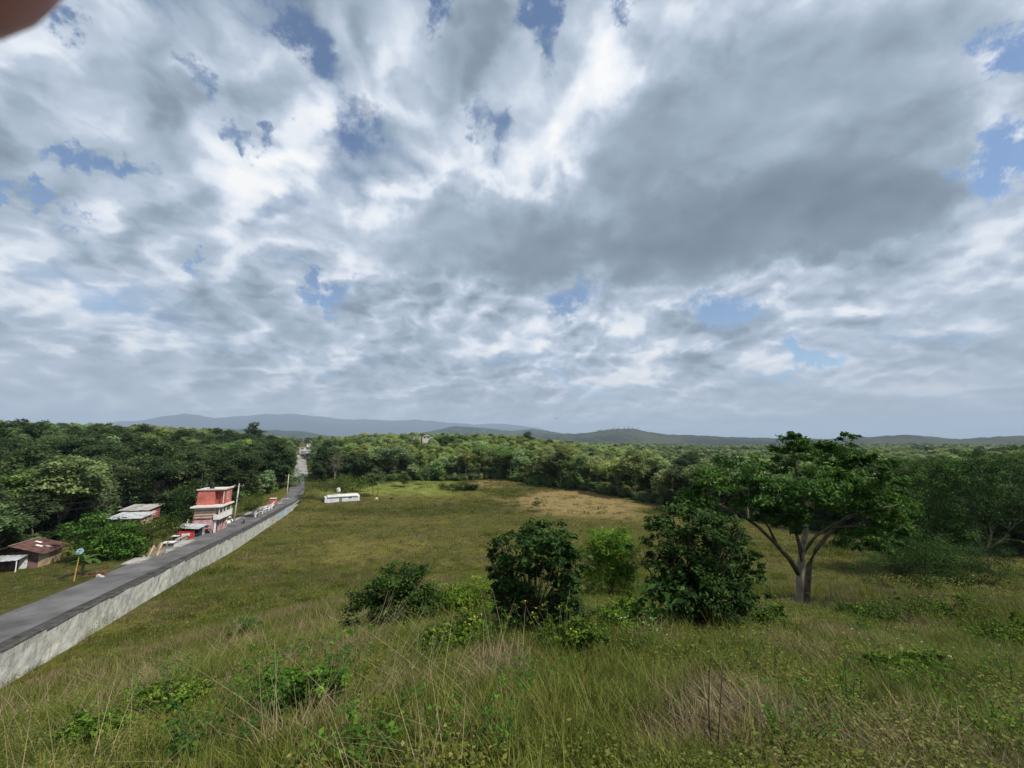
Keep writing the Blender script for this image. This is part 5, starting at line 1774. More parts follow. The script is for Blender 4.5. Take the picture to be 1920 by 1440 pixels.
def street_stall():
    p, t = hit(378, 1004)
    s = thing('street_stall', 'roadside stall with navy front and red side panel beside the pink house', 'stall', tuple(p), RZ)
    s.scale = (0.85, 0.75, 0.95)
    for x, y in ((-0.1, -3.4), (-0.1, 0.3), (-2.6, -3.4), (-2.6, 0.3)):
        mb = MB(); mb.tube([(x, y, -0.3), (x, y, 1.55)], 0.05, 6); mb.build('post', M_wood, s)
    B(s, 'back_wall', M_navy, (-2.7, -2.62, -3.5, 0.4, -0.2, 1.5))
    B(s, 'front_panel', M_navy, (-0.06, 0.0, -1.6, 0.2, -0.2, 1.3), (-2.6, -0.06, -1.66, -1.6, -0.2, 1.35))
    rp = B(s, 'red_panel', M_red, (-2.4, -0.1, -3.55, -3.48, 0.1, 1.35))
    B(rp, 'sign', M_white, (-1.9, -0.7, -3.575, -3.552, 0.55, 0.95))
    B(s, 'counter', M_wood, (-1.9, -0.15, -3.3, -1.8, 0.5, 0.62))
    for k in range(4):
        y0 = -3.9 + k * 1.15
        sheet(s, 'roof_sheet', M_tin if k > 1 else M_tinold, (-3.1, y0, 1.95 + 0.01 * k), (-3.1, y0 + 1.2, 1.95 + 0.01 * k), (0.55, y0, 1.55 + 0.01 * k), (0.55, y0 + 1.2, 1.55 + 0.01 * k), 5, 0.025)
    mb = MB(); mb.tube([(-1.6, -2.6, 1.7), (-1.62, -2.6, 2.4), (-1.5, -2.6, 2.9)], 0.09, 8); mb.build('chimney_pipe', M_white, s)
    p, t = hit(392, 1000)
    b = thing('sheet_metal_lean_to', 'grey tin lean-to between the stall and the pink house', 'shed', tuple(p), RZ)
    B(b, 'side_wall', M_tin, (-1.8, -0.15, -0.35, -0.28, -0.2, 1.3), (-0.15, -0.08, -0.35, 0.6, -0.2, 1.25))
    sheet(b, 'roof_sheet', M_tin, (-2.0, -0.6, 1.75), (-2.0, 0.7, 1.75), (0.1, -0.6, 1.35), (0.1, 0.7, 1.35), 6, 0.02)


def block_row():
    p, t = hit(352, 1009)
    o = thing('low_block_bench', 'low white block bench with small openings in front of the stall', 'bench', tuple(p), RZ)
    B(o, 'body', M_conc, (-0.25, 0.25, -3.4, -0.2, -0.2, 0.12), (-0.25, 0.25, -3.4, -0.2, 0.50, 0.60), (-0.25, 0.25, -3.4, -3.2, 0.12, 0.5), (-0.25, 0.25, -0.4, -0.2, 0.12, 0.5), (-0.25, 0.25, -2.5, -2.35, 0.12, 0.5), (-0.25, 0.25, -1.45, -1.3, 0.12, 0.5))
    for y0, y1 in ((-3.19, -2.51), (-2.34, -1.46), (-1.29, -0.41)):
        B(o, 'panel', M_black if y0 < -3 else M_tinold, (-0.2, 0.12, y0, y1, 0.125, 0.495))
    p, t = hit(313, 1028)
    o = thing('roadside_box', 'small pale roadside box with a dark opening and white lid', 'box', tuple(p), RZ)
    B(o, 'body', M_tin, (-0.6, 0.5, -0.05, 0.0, -0.1, 0.62), (-0.6, 0.5, 0.85, 0.9, -0.1, 0.62), (-0.6, -0.55, 0.0, 0.85, -0.1, 0.62), (0.42, 0.5, 0.0, 0.85, -0.1, 0.1), (0.42, 0.5, 0.55, 0.85, 0.1, 0.62), (-0.55, 0.42, 0.0, 0.85, -0.1, 0.0))
    B(o, 'lid', M_white, (-0.75, 0.65, -0.25, 1.05, 0.622, 0.70))
    p, t = hit(334, 1010)
    o = thing('white_table', 'small white table beside the low block bench', 'table', tuple(p), RZ)
    B(o, 'top', M_white, (-0.4, 0.5, -1.3, 0.3, 0.55, 0.61))
    for x, y in ((-0.3, -1.2), (0.4, -1.2), (-0.3, 0.2), (0.4, 0.2)):
        B(o, 'leg', M_metal, (x - 0.025, x + 0.025, y - 0.025, y + 0.025, -0.1, 0.55))
    for u, v, L_, lab in ((262, 1053, 2.6, 'pale concrete slab over a dark ditch beside the road'), (312, 1035, 3.0, 'concrete slab bridging the ditch below the roadside box'), (345, 1021, 4.2, 'long concrete slab edging the road below the stall')):
        p, t = hit(u, v)
        o = thing('ditch_slab', lab, 'slab', tuple(p), RZ)
        B(o, 'slab', M_conc, (-1.1, 0.5, -L_ / 2, L_ / 2, 0.02, 0.17))
        B(o, 'support', M_gut, (-0.9, 0.35, -L_ / 2 + 0.15, L_ / 2 - 0.15, -0.4, 0.018))


def plank_stack():
    p, t = hit(290, 1043)
    o = thing('plank_stack', 'ochre boards leaning in a stack below the straggly bush', 'boards', tuple(p), RZ)
    rd = random.Random(4)
    for k in range(9):
        mb = MB()
        x = -0.9 + k * 0.2 + rd.uniform(-0.05, 0.05); h = rd.uniform(0.8, 1.6); ln = rd.uniform(0.3, 0.9)
        w = rd.uniform(0.10, 0.22)
        mb.hexa([(x, 0, -0.1), (x + w, 0, -0.1), (x + w, 0.05, -0.1), (x, 0.05, -0.1), (x + 0.1, ln, h), (x + w + 0.1, ln, h), (x + w + 0.1, ln + 0.05, h), (x + 0.1, ln + 0.05, h)])
        mb.build('board', [M_wood, M_tan, M_wood, M_wood][k % 4], o)


def rusty_house():
    p0, _ = hit(73, 1064); p1, _ = hit(113, 1051)
    d = (p1 - p0)[:2]; L = float(np.linalg.norm(d)); ang = math.atan2(d[1], d[0]) - math.pi / 2
    h = thing('rusty_roofed_house', 'low tan house with rusty sheet roof at the left edge', 'house', (p0[0], p0[1], min(p0[2], p1[2])), ang)
    W = 5.0
    B(h, 'wall', M_tan, (-W, 0.0, 0.45 * L, L, -0.4, 1.75), (-W, -W + 0.15, 0, 0.45 * L, -0.4, 1.75), (-0.16, 0.0, 0, 0.45 * L, -0.4, 1.75))
    B(h, 'side_panel', M_cream, (0.002, 0.03, 0.05, L * 0.40, 0.85, 1.70))
    B(h, 'front_wall', M_plum, (-W + 0.15, -0.16, 0.10, 0.25, -0.4, 1.75))
    dr = B(h, 'door', M_white, (-1.75, -1.1, 0.02, 0.098, -0.1, 1.55))
    B(dr, 'handle', M_metal, (-1.25, -1.2, -0.02, 0.018, 0.7, 0.8))
    B(h, 'door', M_plum, (-2.9, -2.0, 0.02, 0.098, -0.1, 1.5))
    window(h, 0.25 - 0.15, -4.3, -3.4, 0.6, 1.4, M_wood, 'y', -1)
    B(h, 'plinth', M_conc, (-W - 0.2, 0.35, -1.6, 0.018, -0.5, -0.12), (0.002, 0.35, 0.018, L, -0.5, -0.05))
    n = 6
    for k in range(n):
        y0 = -0.55 + k * (L + 1.1) / n; y1 = y0 + (L + 1.1) / n + 0.06
        sheet(h, 'roof_sheet', M_rust if k not in (2, ) else M_rust, (-W / 2, y0, 2.75 + 0.01 * k), (-W / 2, y1, 2.75 + 0.01 * k), (0.5, y0, 1.70 + 0.01 * k), (0.5, y1, 1.70 + 0.01 * k), 6, 0.03)
        sheet(h, 'roof_sheet', M_rust, (-W / 2, y0, 2.75 + 0.01 * k), (-W / 2, y1, 2.75 + 0.01 * k), (-W - 0.5, y0, 1.70 + 0.01 * k), (-W - 0.5, y1, 1.70 + 0.01 * k), 6, 0.03)
    B(h, 'ridge_board', M_wood, (-W / 2 - 0.09, -W / 2 + 0.09, -0.6, L + 0.6, 2.80, 2.86))
    for k, (x, y, z) in enumerate(((-1.3, L * 0.35, 2.30), (-0.7, L * 0.52, 2.04), (-1.9, L * 0.62, 2.56))):
        mb = MB(); zz = z
        mb.hexa([(x, y, zz + 0.10), (x + 0.55, y, zz - 0.10), (x + 0.55, y + 0.35, zz - 0.10), (x, y + 0.35, zz + 0.10), (x, y, zz + 0.13), (x + 0.55, y, zz - 0.07), (x + 0.55, y + 0.35, zz - 0.07), (x, y + 0.35, zz + 0.13)])
        mb.build('roof_patch', M_white, h)
    # porch awning
    sheet(h, 'awning', M_tin, (-W - 0.3, 0.0, 1.75), (-0.9, 0.0, 1.75), (-W - 0.3, -1.9, 1.50), (-0.9, -1.9, 1.50), 9, 0.02)
    for x in (-W - 0.1, -1.0):
        mb = MB(); mb.tube([(x, -1.8, -0.45), (x + 0.04, -1.8, 0.5), (x, -1.8, 1.5)], 0.05, 6); mb.build('post', M_wood if x < -2 else M_white, h)


def tin_house(label, u, v, W, L, hgt_, wallm, roofm, nsh, pitch=0.45, off=0.0):
    p, t = hit(u, v)
    h = thing('tin_roofed_house', label, 'house', tuple(p), RZ - 0.15)
    B(h, 'wall', wallm, (-W, 0, 0, L, -0.6, hgt_))
    window(h, 0.0, L * 0.35, L * 0.55, 0.7, 1.5)
    d = B(h, 'door', M_wood, (-W * 0.6, -W * 0.6 + 0.85, -0.06, -0.002, -0.2, 1.7))
    for k in range(nsh):
        x0 = -W - 0.4 + k * (W + 0.8) / nsh; x1 = x0 + (W + 0.8) / nsh + 0.05
        dz = random.uniform(-0.03, 0.05)
        sheet(h, 'roof_sheet', roofm if k % 3 else M_tin, (x0, L + 0.5, hgt_ + 0.1 + pitch * (L + 1) * 0.5 + dz), (x1, L + 0.5, hgt_ + 0.1 + pitch * (L + 1) * 0.5 + dz), (x0, -0.5, hgt_ + 0.1 + dz), (x1, -0.5, hgt_ + 0.1 + dz), 5, 0.03)
    return h


def low_white_building():
    p, t = hit(641, 941)
    rz = math.atan2(p[1], p[0]) - math.pi / 2
    h = thing('low_white_building', 'low flat-roofed white building at the left corner of the pasture', 'building', tuple(p), rz + 0.10)
    w = 31 / F * t
    H = 1.35
    B(h, 'wall', M_tin_w, (-w * 0.95, w * 0.9, 0.0, 4.5, -0.5, H))
    B(h, 'end_pier', M_white, (w * 0.9, w * 1.0, -0.1, 4.6, -0.5, H + 0.2))
    B(h, 'roof', M_white, (-w * 0.8, w * 0.9, -0.25, 4.8, H + 0.002, H + 0.22))
    B(h, 'opening', M_glass, (w * 0.38, w * 0.55, -0.05, -0.004, H - 0.42, H - 0.05))
    B(h, 'door', M_metal, (-w * 0.15, w * 0.0, -0.05, -0.004, -0.1, H - 0.12))
    B(h, 'step', M_tan, (w * 0.72, w * 1.02, -0.9, -0.12, -0.5, -0.05))
    p, t = hit(634, 928)
    o = thing('white_water_tank', 'white rounded tank on a stand behind the low white building', 'tank', tuple(p))
    mb = MB(); mb.lathe([(0.55, 1.0), (0.6, 1.2), (0.6, 1.8), (0.45, 2.05), (0.15, 2.15)], 14); mb.build('tank', M_white, o)
    for a in range(4):
        mb = MB(); mb.tube([(0.42 * math.cos(a * 1.57), 0.42 * math.sin(a * 1.57), -0.2), (0.42 * math.cos(a * 1.57), 0.42 * math.sin(a * 1.57), 1.0)], 0.05, 5); mb.build('leg', M_white, o)
    p, t = hit(706, 936)
    o = thing('sand_heap', 'small heap of pale sand at the foot of the slim tree', 'sand', tuple(p))
    mb = MB(); mb.lathe([(0.62, -0.1), (0.5, 0.08), (0.3, 0.33), (0.12, 0.5), (0.03, 0.55)], 11); mb.build('heap', M_stone, o)
    p, t = hit(734, 936)
    o = thing('dark_log', 'dark log lying on the grass right of the slim trees', 'log', tuple(p), 0.2)
    mb = MB(); mb.tube([(-0.6, 0, 0.15), (-0.2, 0.03, 0.24), (0.3, 0, 0.20), (0.6, 0.05, 0.12)], [0.14, 0.2, 0.17, 0.1], 8); mb.build('trunk', M_black, o)
    mb = MB(); mb.tube([(0.1, 0, 0.3), (0.25, 0.05, 0.5)], [0.07, 0.04], 6); mb.build('branch_stub', M_black, o)


def utility_pole(label, u, v, hgt_, lean, wires_to=None, name='utility_pole'):
    p, t = hit(u, v)
    o = thing(name, label, 'pole', tuple(p), RZ)
    mb = MB(); mb.tube([(0, 0, -0.5), (lean * 0.5, 0, hgt_ * 0.5), (lean, 0, hgt_)], [0.13, 0.11, 0.085], 9); mb.build('shaft', M_polec, o, smooth=True)
    B(o, 'crossarm', M_wood, (lean - 0.8, lean + 0.8, -0.05, 0.05, hgt_ - 0.42, hgt_ - 0.30))
    for dx in (-0.7, 0.0, 0.7):
        mb = MB(); mb.lathe([(0.03, 0), (0.05, 0.05), (0.03, 0.1), (0.05, 0.14), (0.02, 0.18)], 7, (lean + dx, 0, hgt_ - 0.30 if dx else hgt_)); mb.build('insulator', M_white, o)
    B(o, 'band', M_metal, (lean * 0.62 - 0.15, lean * 0.62 + 0.15, -0.15, 0.15, hgt_ * 0.62, hgt_ * 0.62 + 0.12))
    top = p + np.array([0, 0, hgt_ - 0.2])
    return top


def wire(label, a, b, sag, r=0.02):
    mb = MB()
    pts = []
    for i in range(15):
        t = i / 14
        q = a * (1 - t) + b * t
        pts.append(q - np.array([0, 0, sag * 4 * t * (1 - t)]) - a)
    mb.tube(pts, r, 4)
    o = mb.build('power_line', M_black, None, tuple(a))
    return tag(o, label, 'wire', 'wires strung between the roadside poles')


def dish_and_banana():
    p, t = hit(138, 1090)
    o = thing('satellite_dish', 'blue-grey satellite dish on a leaning yellow pole', 'satellite dish', tuple(p), 0)
    a, b, c = ray(145.5, 1056); q = np.array([a, b, c]) * t - p
    a, b, c = ray(150, 1034); s = np.array([a, b, c]) * t - p
    mb = MB(); mb.tube([(0, 0, -0.2), tuple(q * 0.5), tuple(q), tuple(q * 0.4 + s * 0.6)], [0.06, 0.055, 0.05, 0.03], 7); mb.build('pole', M_yellow, o)
    mb = MB()
    n = 18
    f = np.array([0.55, -0.70, 0.45]); f /= np.linalg.norm(f)
    ux = np.cross(f, (0, 0, 1)); ux /= np.linalg.norm(ux); uy = np.cross(ux, f)
    for k, (r, dd) in enumerate(((0.02, 0.0), (0.13, 0.015), (0.25, 0.05), (0.262, 0.045), (0.13, -0.005), (0.02, -0.02))):
        for i in range(n):
            th = 2 * math.pi * i / n
            mb.v.append(tuple(s + f * dd + ux * r * math.cos(th) + uy * r * math.sin(th) * 1.1))
    for k in range(5):
        for i in range(n):
            i2 = (i + 1) % n
            mb.f.append((k * n + i, k * n + i2, (k + 1) * n + i2, (k + 1) * n + i))
    mb.build('reflector', M_dish, o, smooth=True)
    mb = MB(); e = s + f * 0.3
    mb.tube([tuple(s - uy * 0.26), tuple(e)], 0.015, 4); mb.box(e[0] - 0.05, e[0] + 0.05, e[1] - 0.05, e[1] + 0.05, e[2] - 0.04, e[2] + 0.05); mb.build('feed_arm', M_metal, o)
    # banana plant
    p, t = hit(152, 1080)
    o = thing('banana_plant', 'banana plant with long arching leaves beside the satellite dish', 'plant', tuple(p), 0)
    o.scale = (1.35, 1.35, 1.45)
    mb = MB(); mb.tube([(0, 0, -0.2), (0.03, 0, 0.5), (0, 0.02, 0.95)], [0.12, 0.10, 0.07], 8); mb.build('stem', mat('banana_stem', (0.20, 0.20, 0.09), 0.8, 0.3, 4), o)
    rd = np.random.default_rng(15)
    ml = leaf_mat('banana_leaf', [(0, (0.03, 0.07, 0.015)), (1, (0.10, 0.17, 0.04))], jitter=0.05)
    for k in range(9):
        az = k * 2.4 + rd.uniform(-0.3, 0.3); L_ = rd.uniform(1.2, 1.7); w = rd.uniform(0.16, 0.24); up = rd.uniform(0.5, 1.3)
        V = []; n = 9
        for i in range(n + 1):
            tt = i / n
            d = tt * L_ * 0.75
            zz = 0.9 + up * tt * L_ * 0.75 - 1.0 * tt * tt * L_ * 0.55
            ww = w * (math.sin(math.pi * min(tt * 0.93 + 0.07, 1)) ** 0.6) + 0.01
            cx, cy_ = d * math.cos(az), d * math.sin(az)
            sx, sy = -math.sin(az) * ww, math.cos(az) * ww
            V += [(cx + sx, cy_ + sy, zz + 0.06), (cx, cy_, zz), (cx - sx, cy_ - sy, zz + 0.06)]
        Q = []
        for i in range(n):
            Q += [(3 * i, 3 * i + 1, 3 * i + 4, 3 * i + 3), (3 * i + 1, 3 * i + 2, 3 * i + 5, 3 * i + 4)]
        me = quads('leaf', np.array(V), np.array(Q), np.full(len(V), rd.uniform(0.2, 0.9)))
        me.materials.append(ml)
        link('leaf', me, None, o)
    # brush heap and stones
    p, t = hit(182, 1078)
    o = thing('brush_heap', 'heap of reddish brown cut brush beside the banana plant', 'brush', tuple(p))
    mbr = mat('dead_brush', (0.20, 0.10, 0.06), 0.95, 0.4, 4)
    for k in range(34):
        a = rd.uniform(0, 6.28); l = rd.uniform(0.5, 1.3)
        c = np.array([rd.normal() * 0.5, rd.normal() * 0.4, rd.uniform(0.0, 0.3)])
        e = c + np.array([math.cos(a) * l, math.sin(a) * l, rd.uniform(-0.1, 0.35)])
        mb = MB(); mb.tube(bend(c, e, rd, 3, 0.05), [0.03, 0.025, 0.02, 0.01], 4); mb.build('twig', mbr, o)
    for k, (u, v, s, lab) in enumerate(((185, 1081, 0.24, 'pale stone beside the road below the brush heap'), (191, 1083, 0.20, 'smaller pale stone nearest the asphalt below the brush heap'), (428, 980, 0.38, 'white boulder left of the leaning pole, nearest the house'),
                                        (433, 978, 0.45, 'white boulder at the foot of the leaning pole'), (431, 971, 0.30, 'white boulder behind the two others near the leaning pole'), (268, 1044, 0.26, 'pale rubble stone below the ochre boards'))):
        p, t = hit(u, v)
        o = stone(p, s, 900 + k, M_white if 'white' in lab else M_stone)
        tag(o, lab, 'stone', kind='thing')


def stone(p, s, seed, m):
    rd = np.random.default_rng(seed)
    mb = MB()
    prof = [(0.5, -0.3), (0.95, 0.0), (0.9, 0.45), (0.55, 0.8), (0.15, 0.95)]
    mb.lathe([(r * s, z * s) for r, z in prof], 9)
    mb.v = [tuple(np.array(v) * (1 + rd.normal(0, 0.13, 3))) for v in mb.v]
    return mb.build('stone', m, None, tuple(p))


def white_railing():
    p0, _ = hit(478, 971); p1, _ = hit(514, 953)
    o = thing('white_railing', 'broken white railing along the left edge of the road beyond the house', 'railing', tuple(p0))
    n = 6
    d = p1 - p0
    rd = random.Random(8)
    tops = []
    for i in range(n + 1):
        q = d * i / n
        z = hgt(p0[0] + q[0], p0[1] + q[1]) - p0[2]
        h = rd.uniform(1.1, 1.6)
        B(o, 'post', M_white, (q[0] - 0.13, q[0] + 0.13, q[1] - 0.13, q[1] + 0.13, z - 0.3, z + h))
        tops.append((q[0], q[1], z + h))
    for i in range(n):
        a, b = np.array(tops[i]), np.array(tops[i + 1])
        for k, dz in enumerate((-0.12, -0.65)):
            mb = MB(); mb.tube([a + (0, 0, dz), b + (0, 0, dz - rd.uniform(-0.15, 0.2))], 0.08 if k == 0 else 0.10, 6); mb.build('rail', M_white, o)
    p, t = hit(514, 953)
    o = thing('salmon_kiosk', 'tall narrow salmon-painted kiosk on legs at the end of the white railing', 'kiosk', tuple(p), RZ)
    B(o, 'cabinet', M_orange, (-1.0, 0.25, -0.4, 0.7, 1.0, 2.2))
    B(o, 'roof', M_cream, (-1.1, 0.35, -0.5, 0.8, 2.202, 2.29))
    for x, y in ((-0.95, -0.35), (0.08, -0.35), (-0.95, 0.52), (0.08, 0.52)):
        B(o, 'leg', M_wood, (x, x + 0.12, y, y + 0.12, -0.3, 1.0))
    p, t = hit(535, 950)
    o = thing('culvert_wall', 'pale curved culvert wall with a white bar beside the road bend', 'culvert', tuple(p), RZ)
    mb = MB()
    for i in range(8):
        a0, a1 = -0.4 + i * 0.28, -0.4 + (i + 1) * 0.28
        r0, r1 = 1.5, 1.75
        c = [(-math.cos(a0) * r0, math.sin(a0) * r0), (-math.cos(a1) * r0, math.sin(a1) * r0), (-math.cos(a1) * r1, math.sin(a1) * r1), (-math.cos(a0) * r1, math.sin(a0) * r1)]
        hh = 1.1 - 0.08 * i
        mb.hexa([(x, y, -0.4) for x, y in c[::-1]] + [(x, y, hh) for x, y in c[::-1]])
    mb.build('curved_wall', M_conc, o)
    mb = MB(); mb.tube([(-1.2, 1.0, -0.3), (-1.2, 1.0, 1.75), (0.4, 1.1, 1.8)], 0.07, 6); mb.build('bar', M_white, o)


def motorcycle(label, u, v, rz, rider=False):
    p, t = hit(u, v)
    o = thing('motorcycle', label, 'motorcycle', tuple(p), rz)
    for y in (-0.62, 0.62):
        w = MB()
        ring = []
        n = 16
        for i in range(n):
            a = 2 * math.pi * i / n
            for r, x in ((0.31, -0.05), (0.31, 0.05), (0.23, 0.04), (0.23, -0.04)):
                w.v.append((x, y + r * math.cos(a), 0.31 + r * math.sin(a)))
        for i in range(n):
            j = (i + 1) % n
            for k in range(4):
                k2 = (k + 1) % 4
                w.f.append((4 * i + k, 4 * j + k, 4 * j + k2, 4 * i + k2))
        wh = w.build('wheel', M_black, o)
        mb = MB()
        for i in range(5):
            a = i * math.pi / 5
            mb.tube([(0, y - 0.23 * math.cos(a), 0.31 - 0.23 * math.sin(a)), (0, y + 0.23 * math.cos(a), 0.31 + 0.23 * math.sin(a))], 0.012, 4)
        mb.build('rim', M_metal, wh)
    mb = MB(); mb.tube([(0, -0.62, 0.31), (0, -0.1, 0.42), (0, 0.35, 0.75), (0, 0.42, 0.95)], [0.03, 0.05, 0.04, 0.035], 6); mb.tube([(0, 0.62, 0.31), (0, 0.48, 0.75), (0, 0.42, 0.98)], 0.03, 6); mb.build('frame', M_metal, o)
    B(o, 'engine', M_black, (-0.12, 0.12, -0.18, 0.22, 0.22, 0.5))
    mb = MB(); mb.lathe([(0.03, 0.0), (0.14, 0.06), (0.15, 0.16), (0.06, 0.24)], 10, (0, 0.18, 0.62)); mb.build('fuel_tank', M_red, o)
    B(o, 'seat', M_black, (-0.12, 0.12, -0.65, 0.02, 0.70, 0.79))
    mb = MB(); mb.tube([(-0.34, 0.32, 1.02), (-0.1, 0.42, 1.0), (0.1, 0.42, 1.0), (0.34, 0.32, 1.02)], 0.018, 5); mb.build('handlebar', M_metal, o)
    mb = MB(); mb.lathe([(0.02, -0.05), (0.08, 0.0), (0.09, 0.06)], 9, (0, 0.5, 0.85)); mb.build('headlight', M_white, o)
    return o, p


def village():
    M = [M_white, M_cream, M_pink, M_stone]
    labs = ['white house at the left of the far road, nearest below the village', 'small cream house on the far road where it narrows', 'pale house right of the far road', 'white flat-roofed house in the village middle', 'cream house above the far road bend',
            'large pinkish house on the right of the village', 'white house highest in the village', 'white house at the top left of the village', 'small white house behind the village on the skyline wood', 'long white roof right of the village', 'white house alone in the trees right of the village']
    for i, (x, y, wd, clr) in enumerate(VILLAGE):
        lab = labs[i] if i < len(labs) else FARLAB[i - len(labs)]
        r = random.Random(i)
        z = hgt(x, y)
        h = thing('village_house', lab, 'house', (x, y, z), r.uniform(-0.5, 0.5) + 0.5, 'village houses in the trees')
        W, L, H = r.uniform(5, 8), r.uniform(5, 8), r.uniform(2.8, 5.4)
        if i >= len(labs):
            H += 4.5
        B(h, 'wall', M[r.randint(0, 3)], (-W / 2, W / 2, 0, L, -1.5, H))
        window(h, 0.0, -W * 0.32, -W * 0.12, H - 1.7, H - 0.7, M_wood, 'y', -1)
        window(h, 0.0, W * 0.12, W * 0.32, H - 1.7, H - 0.7, M_wood, 'y', -1)
        B(h, 'door', M_wood, (-0.45, 0.45, -0.06, -0.003, 0.0, 2.0))
        if r.random() < 0.5:
            B(h, 'roof', M_white, (-W / 2 - 0.3, W / 2 + 0.3, -0.4, L + 0.4, H + 0.003, H + 0.25))
        else:
            mb = MB()
            mb.hexa([(-W / 2 - 0.4, -0.5, H), (W / 2 + 0.4, -0.5, H), (W / 2 + 0.4, L + 0.5, H), (-W / 2 - 0.4, L + 0.5, H), (-0.1, -0.5, H + 1.5), (0.1, -0.5, H + 1.5), (0.1, L + 0.5, H + 1.5), (-0.1, L + 0.5, H + 1.5)])
            mb.build('roof', M_tin, h)


def hill_town():
    r = random.Random(12)
    for i, u in enumerate((1118, 1131, 1142, 1152, 1163, 1172, 1179, 1187, 1196)):
        a, b, c = ray(u, 805)
        y = 4300.0
        x = a / b * y
        z = hgt(x, y)
        h = thing('hilltop_building', ORD[i] + ' from the left of the pale buildings on the far hilltop', 'building', (x, y, z), 0.2 * i, 'pale buildings on the far hilltop')
        W = r.uniform(12, 26); H = r.uniform(10, 18) + (12 if u == 1179 else 0)
        B(h, 'wall', M_cream if i % 2 else M_white, (-W / 2, W / 2, -6, 8, -12, H))
        B(h, 'roof', M_tin, (-W / 2 - 1, W / 2 + 1, -7, 9, H + 0.01, H + 1.5))


def bird():
    a, b, c = ray(1043, 785)
    q = np.array([a, b, c]) * 95.0
    o = thing('bird', 'dark bird flying above the far hills', 'bird', tuple(q), 0.4)
    mb = MB(); mb.lathe([(0.005, -0.2), (0.05, -0.12), (0.075, 0.02), (0.05, 0.15), (0.035, 0.2), (0.005, 0.27)], 8)
    mb.v = [(v[0], v[2], v[1]) for v in mb.v]
    mb.v += [(-0.06, -0.2, 0), (0.06, -0.2, 0), (0.1, -0.36, 0.01), (-0.1, -0.36, 0.01)]
    n = len(mb.v); mb.f.append((n - 4, n - 3, n - 2, n - 1))
    mb.build('body', M_black, o)
    for s in (-1, 1):
        mb = MB()
        pts = [(0.03, 0.10, 0.02), (0.22, 0.14, 0.10), (0.48, 0.02, 0.06), (0.24, -0.04, 0.09), (0.03, -0.08, 0.02)]
        up = [(s * x, y, z + 0.012) for x, y, z in pts]; dn = [(s * x, y, z) for x, y, z in pts]
        mb.poly(up if s < 0 else up[::-1]); mb.poly(dn[::-1] if s < 0 else dn)
        for i in range(5):
            j = (i + 1) % 5
            mb.poly([dn[i], dn[j], up[j], up[i]])
        mb.build('wing', M_black, o)


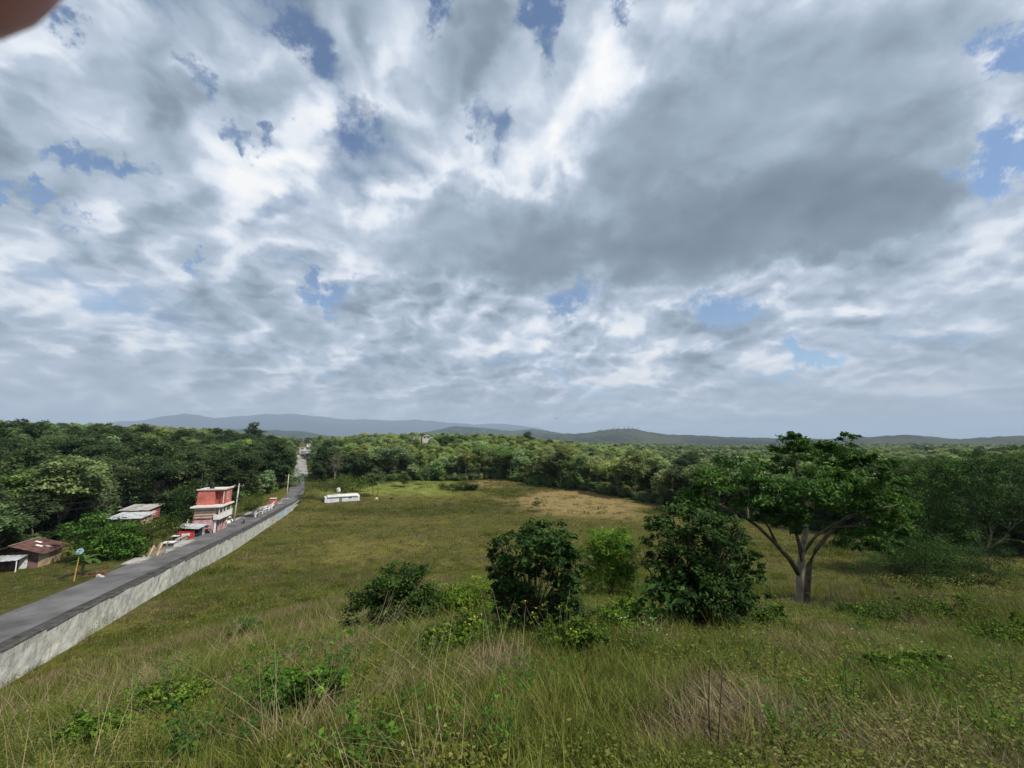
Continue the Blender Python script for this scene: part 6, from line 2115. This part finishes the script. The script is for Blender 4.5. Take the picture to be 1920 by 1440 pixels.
def fingertip():
    """the photographer's hand: a fingertip reaches over the top left corner of the lens, the hand and forearm lie outside the view"""
    m = mat('skin', (0.50, 0.185, 0.15), 0.6, 0.12, 60, 0.0)
    a, b, c = ray(*TIP)
    tip = np.array([a, b, c]) * TIPD
    me = bpy.data.meshes.new('hand')
    V = []; E = []; R = []

    def add(p, r, link_to=None):
        V.append(tuple(p)); R.append(r)
        if link_to is not None:
            E.append((link_to, len(V) - 1))
        return len(V) - 1
    d = np.array([-0.62, -0.62, 0.48]); d /= np.linalg.norm(d)
    wrist = tip + d * 0.165 + np.array([-0.02, -0.02, -0.03])
    w = add(wrist, 0.026)
    palm = tip + d * 0.115 + np.array([-0.005, -0.008, -0.012])
    pm = add(palm, 0.030, w)
    kn = add(tip + d * 0.078, 0.0125, pm)
    k1 = add(tip + d * 0.046 + np.array([0, 0, 0.006]), 0.0092, kn)
    k2 = add(tip + d * 0.022 + np.array([0, 0, 0.004]), 0.0102, k1)
    add(tip, 0.0098, k2)
    side = np.cross(d, (0, 0, 1.0)); side /= np.linalg.norm(side)
    for i in range(1, 4):             # the other fingers curl towards the phone, further out
        q0 = tip + d * (0.082 + 0.004 * i) + side * (-0.019 * i) + np.array([0, 0, -0.004 * i])
        f0 = add(q0, 0.0115, pm)
        f1 = add(q0 - d * 0.034 + np.array([0, -0.004, 0.004]), 0.0092, f0)
        f2 = add(q0 - d * 0.040 + np.array([-0.004, -0.024, -0.004]), 0.0084, f1)
        add(q0 - d * 0.028 + np.array([-0.006, -0.036, -0.012]), 0.0072, f2)
    t0 = add(palm + side * 0.026 + np.array([0.0, 0.0, -0.022]), 0.013, pm)
    t1 = add(palm + side * 0.034 - d * 0.026 + np.array([0, -0.01, -0.034]), 0.0105, t0)
    add(palm + side * 0.030 - d * 0.048 + np.array([0, -0.016, -0.038]), 0.009, t1)
    e1 = add(wrist + np.array([-0.05, -0.07, -0.13]), 0.036, w)
    add(wrist + np.array([-0.08, -0.14, -0.27]), 0.044, e1)
    me.from_pydata(V, E, [])
    o = link('person', me, m)
    sk = o.modifiers.new('skin', 'SKIN')
    me.skin_vertices.new() if not me.skin_vertices else None
    for i, r in enumerate(R):
        me.skin_vertices[0].data[i].radius = (r, r)
        me.skin_vertices[0].data[i].use_root = (i == 0)
    sk.use_smooth_shade = True
    ss = o.modifiers.new('smooth', 'SUBSURF'); ss.levels = 2; ss.render_levels = 2
    tag(o, 'blurred fingertip of the photographer covering the top left corner', 'person', kind='thing')


TIP = (44, 34); TIPD = 0.031
M_tin_w = mat('bluish_white_wall', (0.62, 0.64, 0.68), 0.8, 0.2, 1.0)
pink_house(); street_stall(); block_row(); plank_stack(); rusty_house()
tin_house('long house with grey tin roof and red end wall among the trees', 276, 974, 5.0, 3.6, 1.8, M_orangedk, M_tinold, 6, 0.30)
tin_house('lower house with bluish white patched tin roof in front of the grey one', 262, 986, 5.2, 3.2, 1.3, M_tan, M_tin, 6, 0.30)
low_white_building()
top1 = utility_pole('tall leaning pale pole beside the pink house', 438, 979, 7.0, 0.3)
top2 = utility_pole('thin pole by the road bend beyond the salmon kiosk', 537, 936, 6.5, 0.1)
end = np.array([-75.0, 22.0, hgt(-75, 22) + 6.5])
wire('uppermost wire crossing the dark trees at the left', top1 + np.array([-0.7, 0, 0.3]), end + np.array([0, 0, 0.5]), 1.3)
wire('lower wire crossing the dark trees at the left', top1 + np.array([0.7, 0, 0.0]), end + np.array([0, 0, -0.3]), 1.6)
wire('wire from the leaning pole towards the road bend', top1 + np.array([0, 0, 0.3]), top2 + np.array([0, 0, 0.2]), 0.9)
dish_and_banana(); white_railing()
motorcycle('motorcycle parked in front of the pink house', 388, 1001, RZ + 1.2)
motorcycle('dark motorcycle standing at the road edge beyond the leaning pole', 457, 982, RZ + 0.3)
village(); hill_town(); bird(); fingertip()
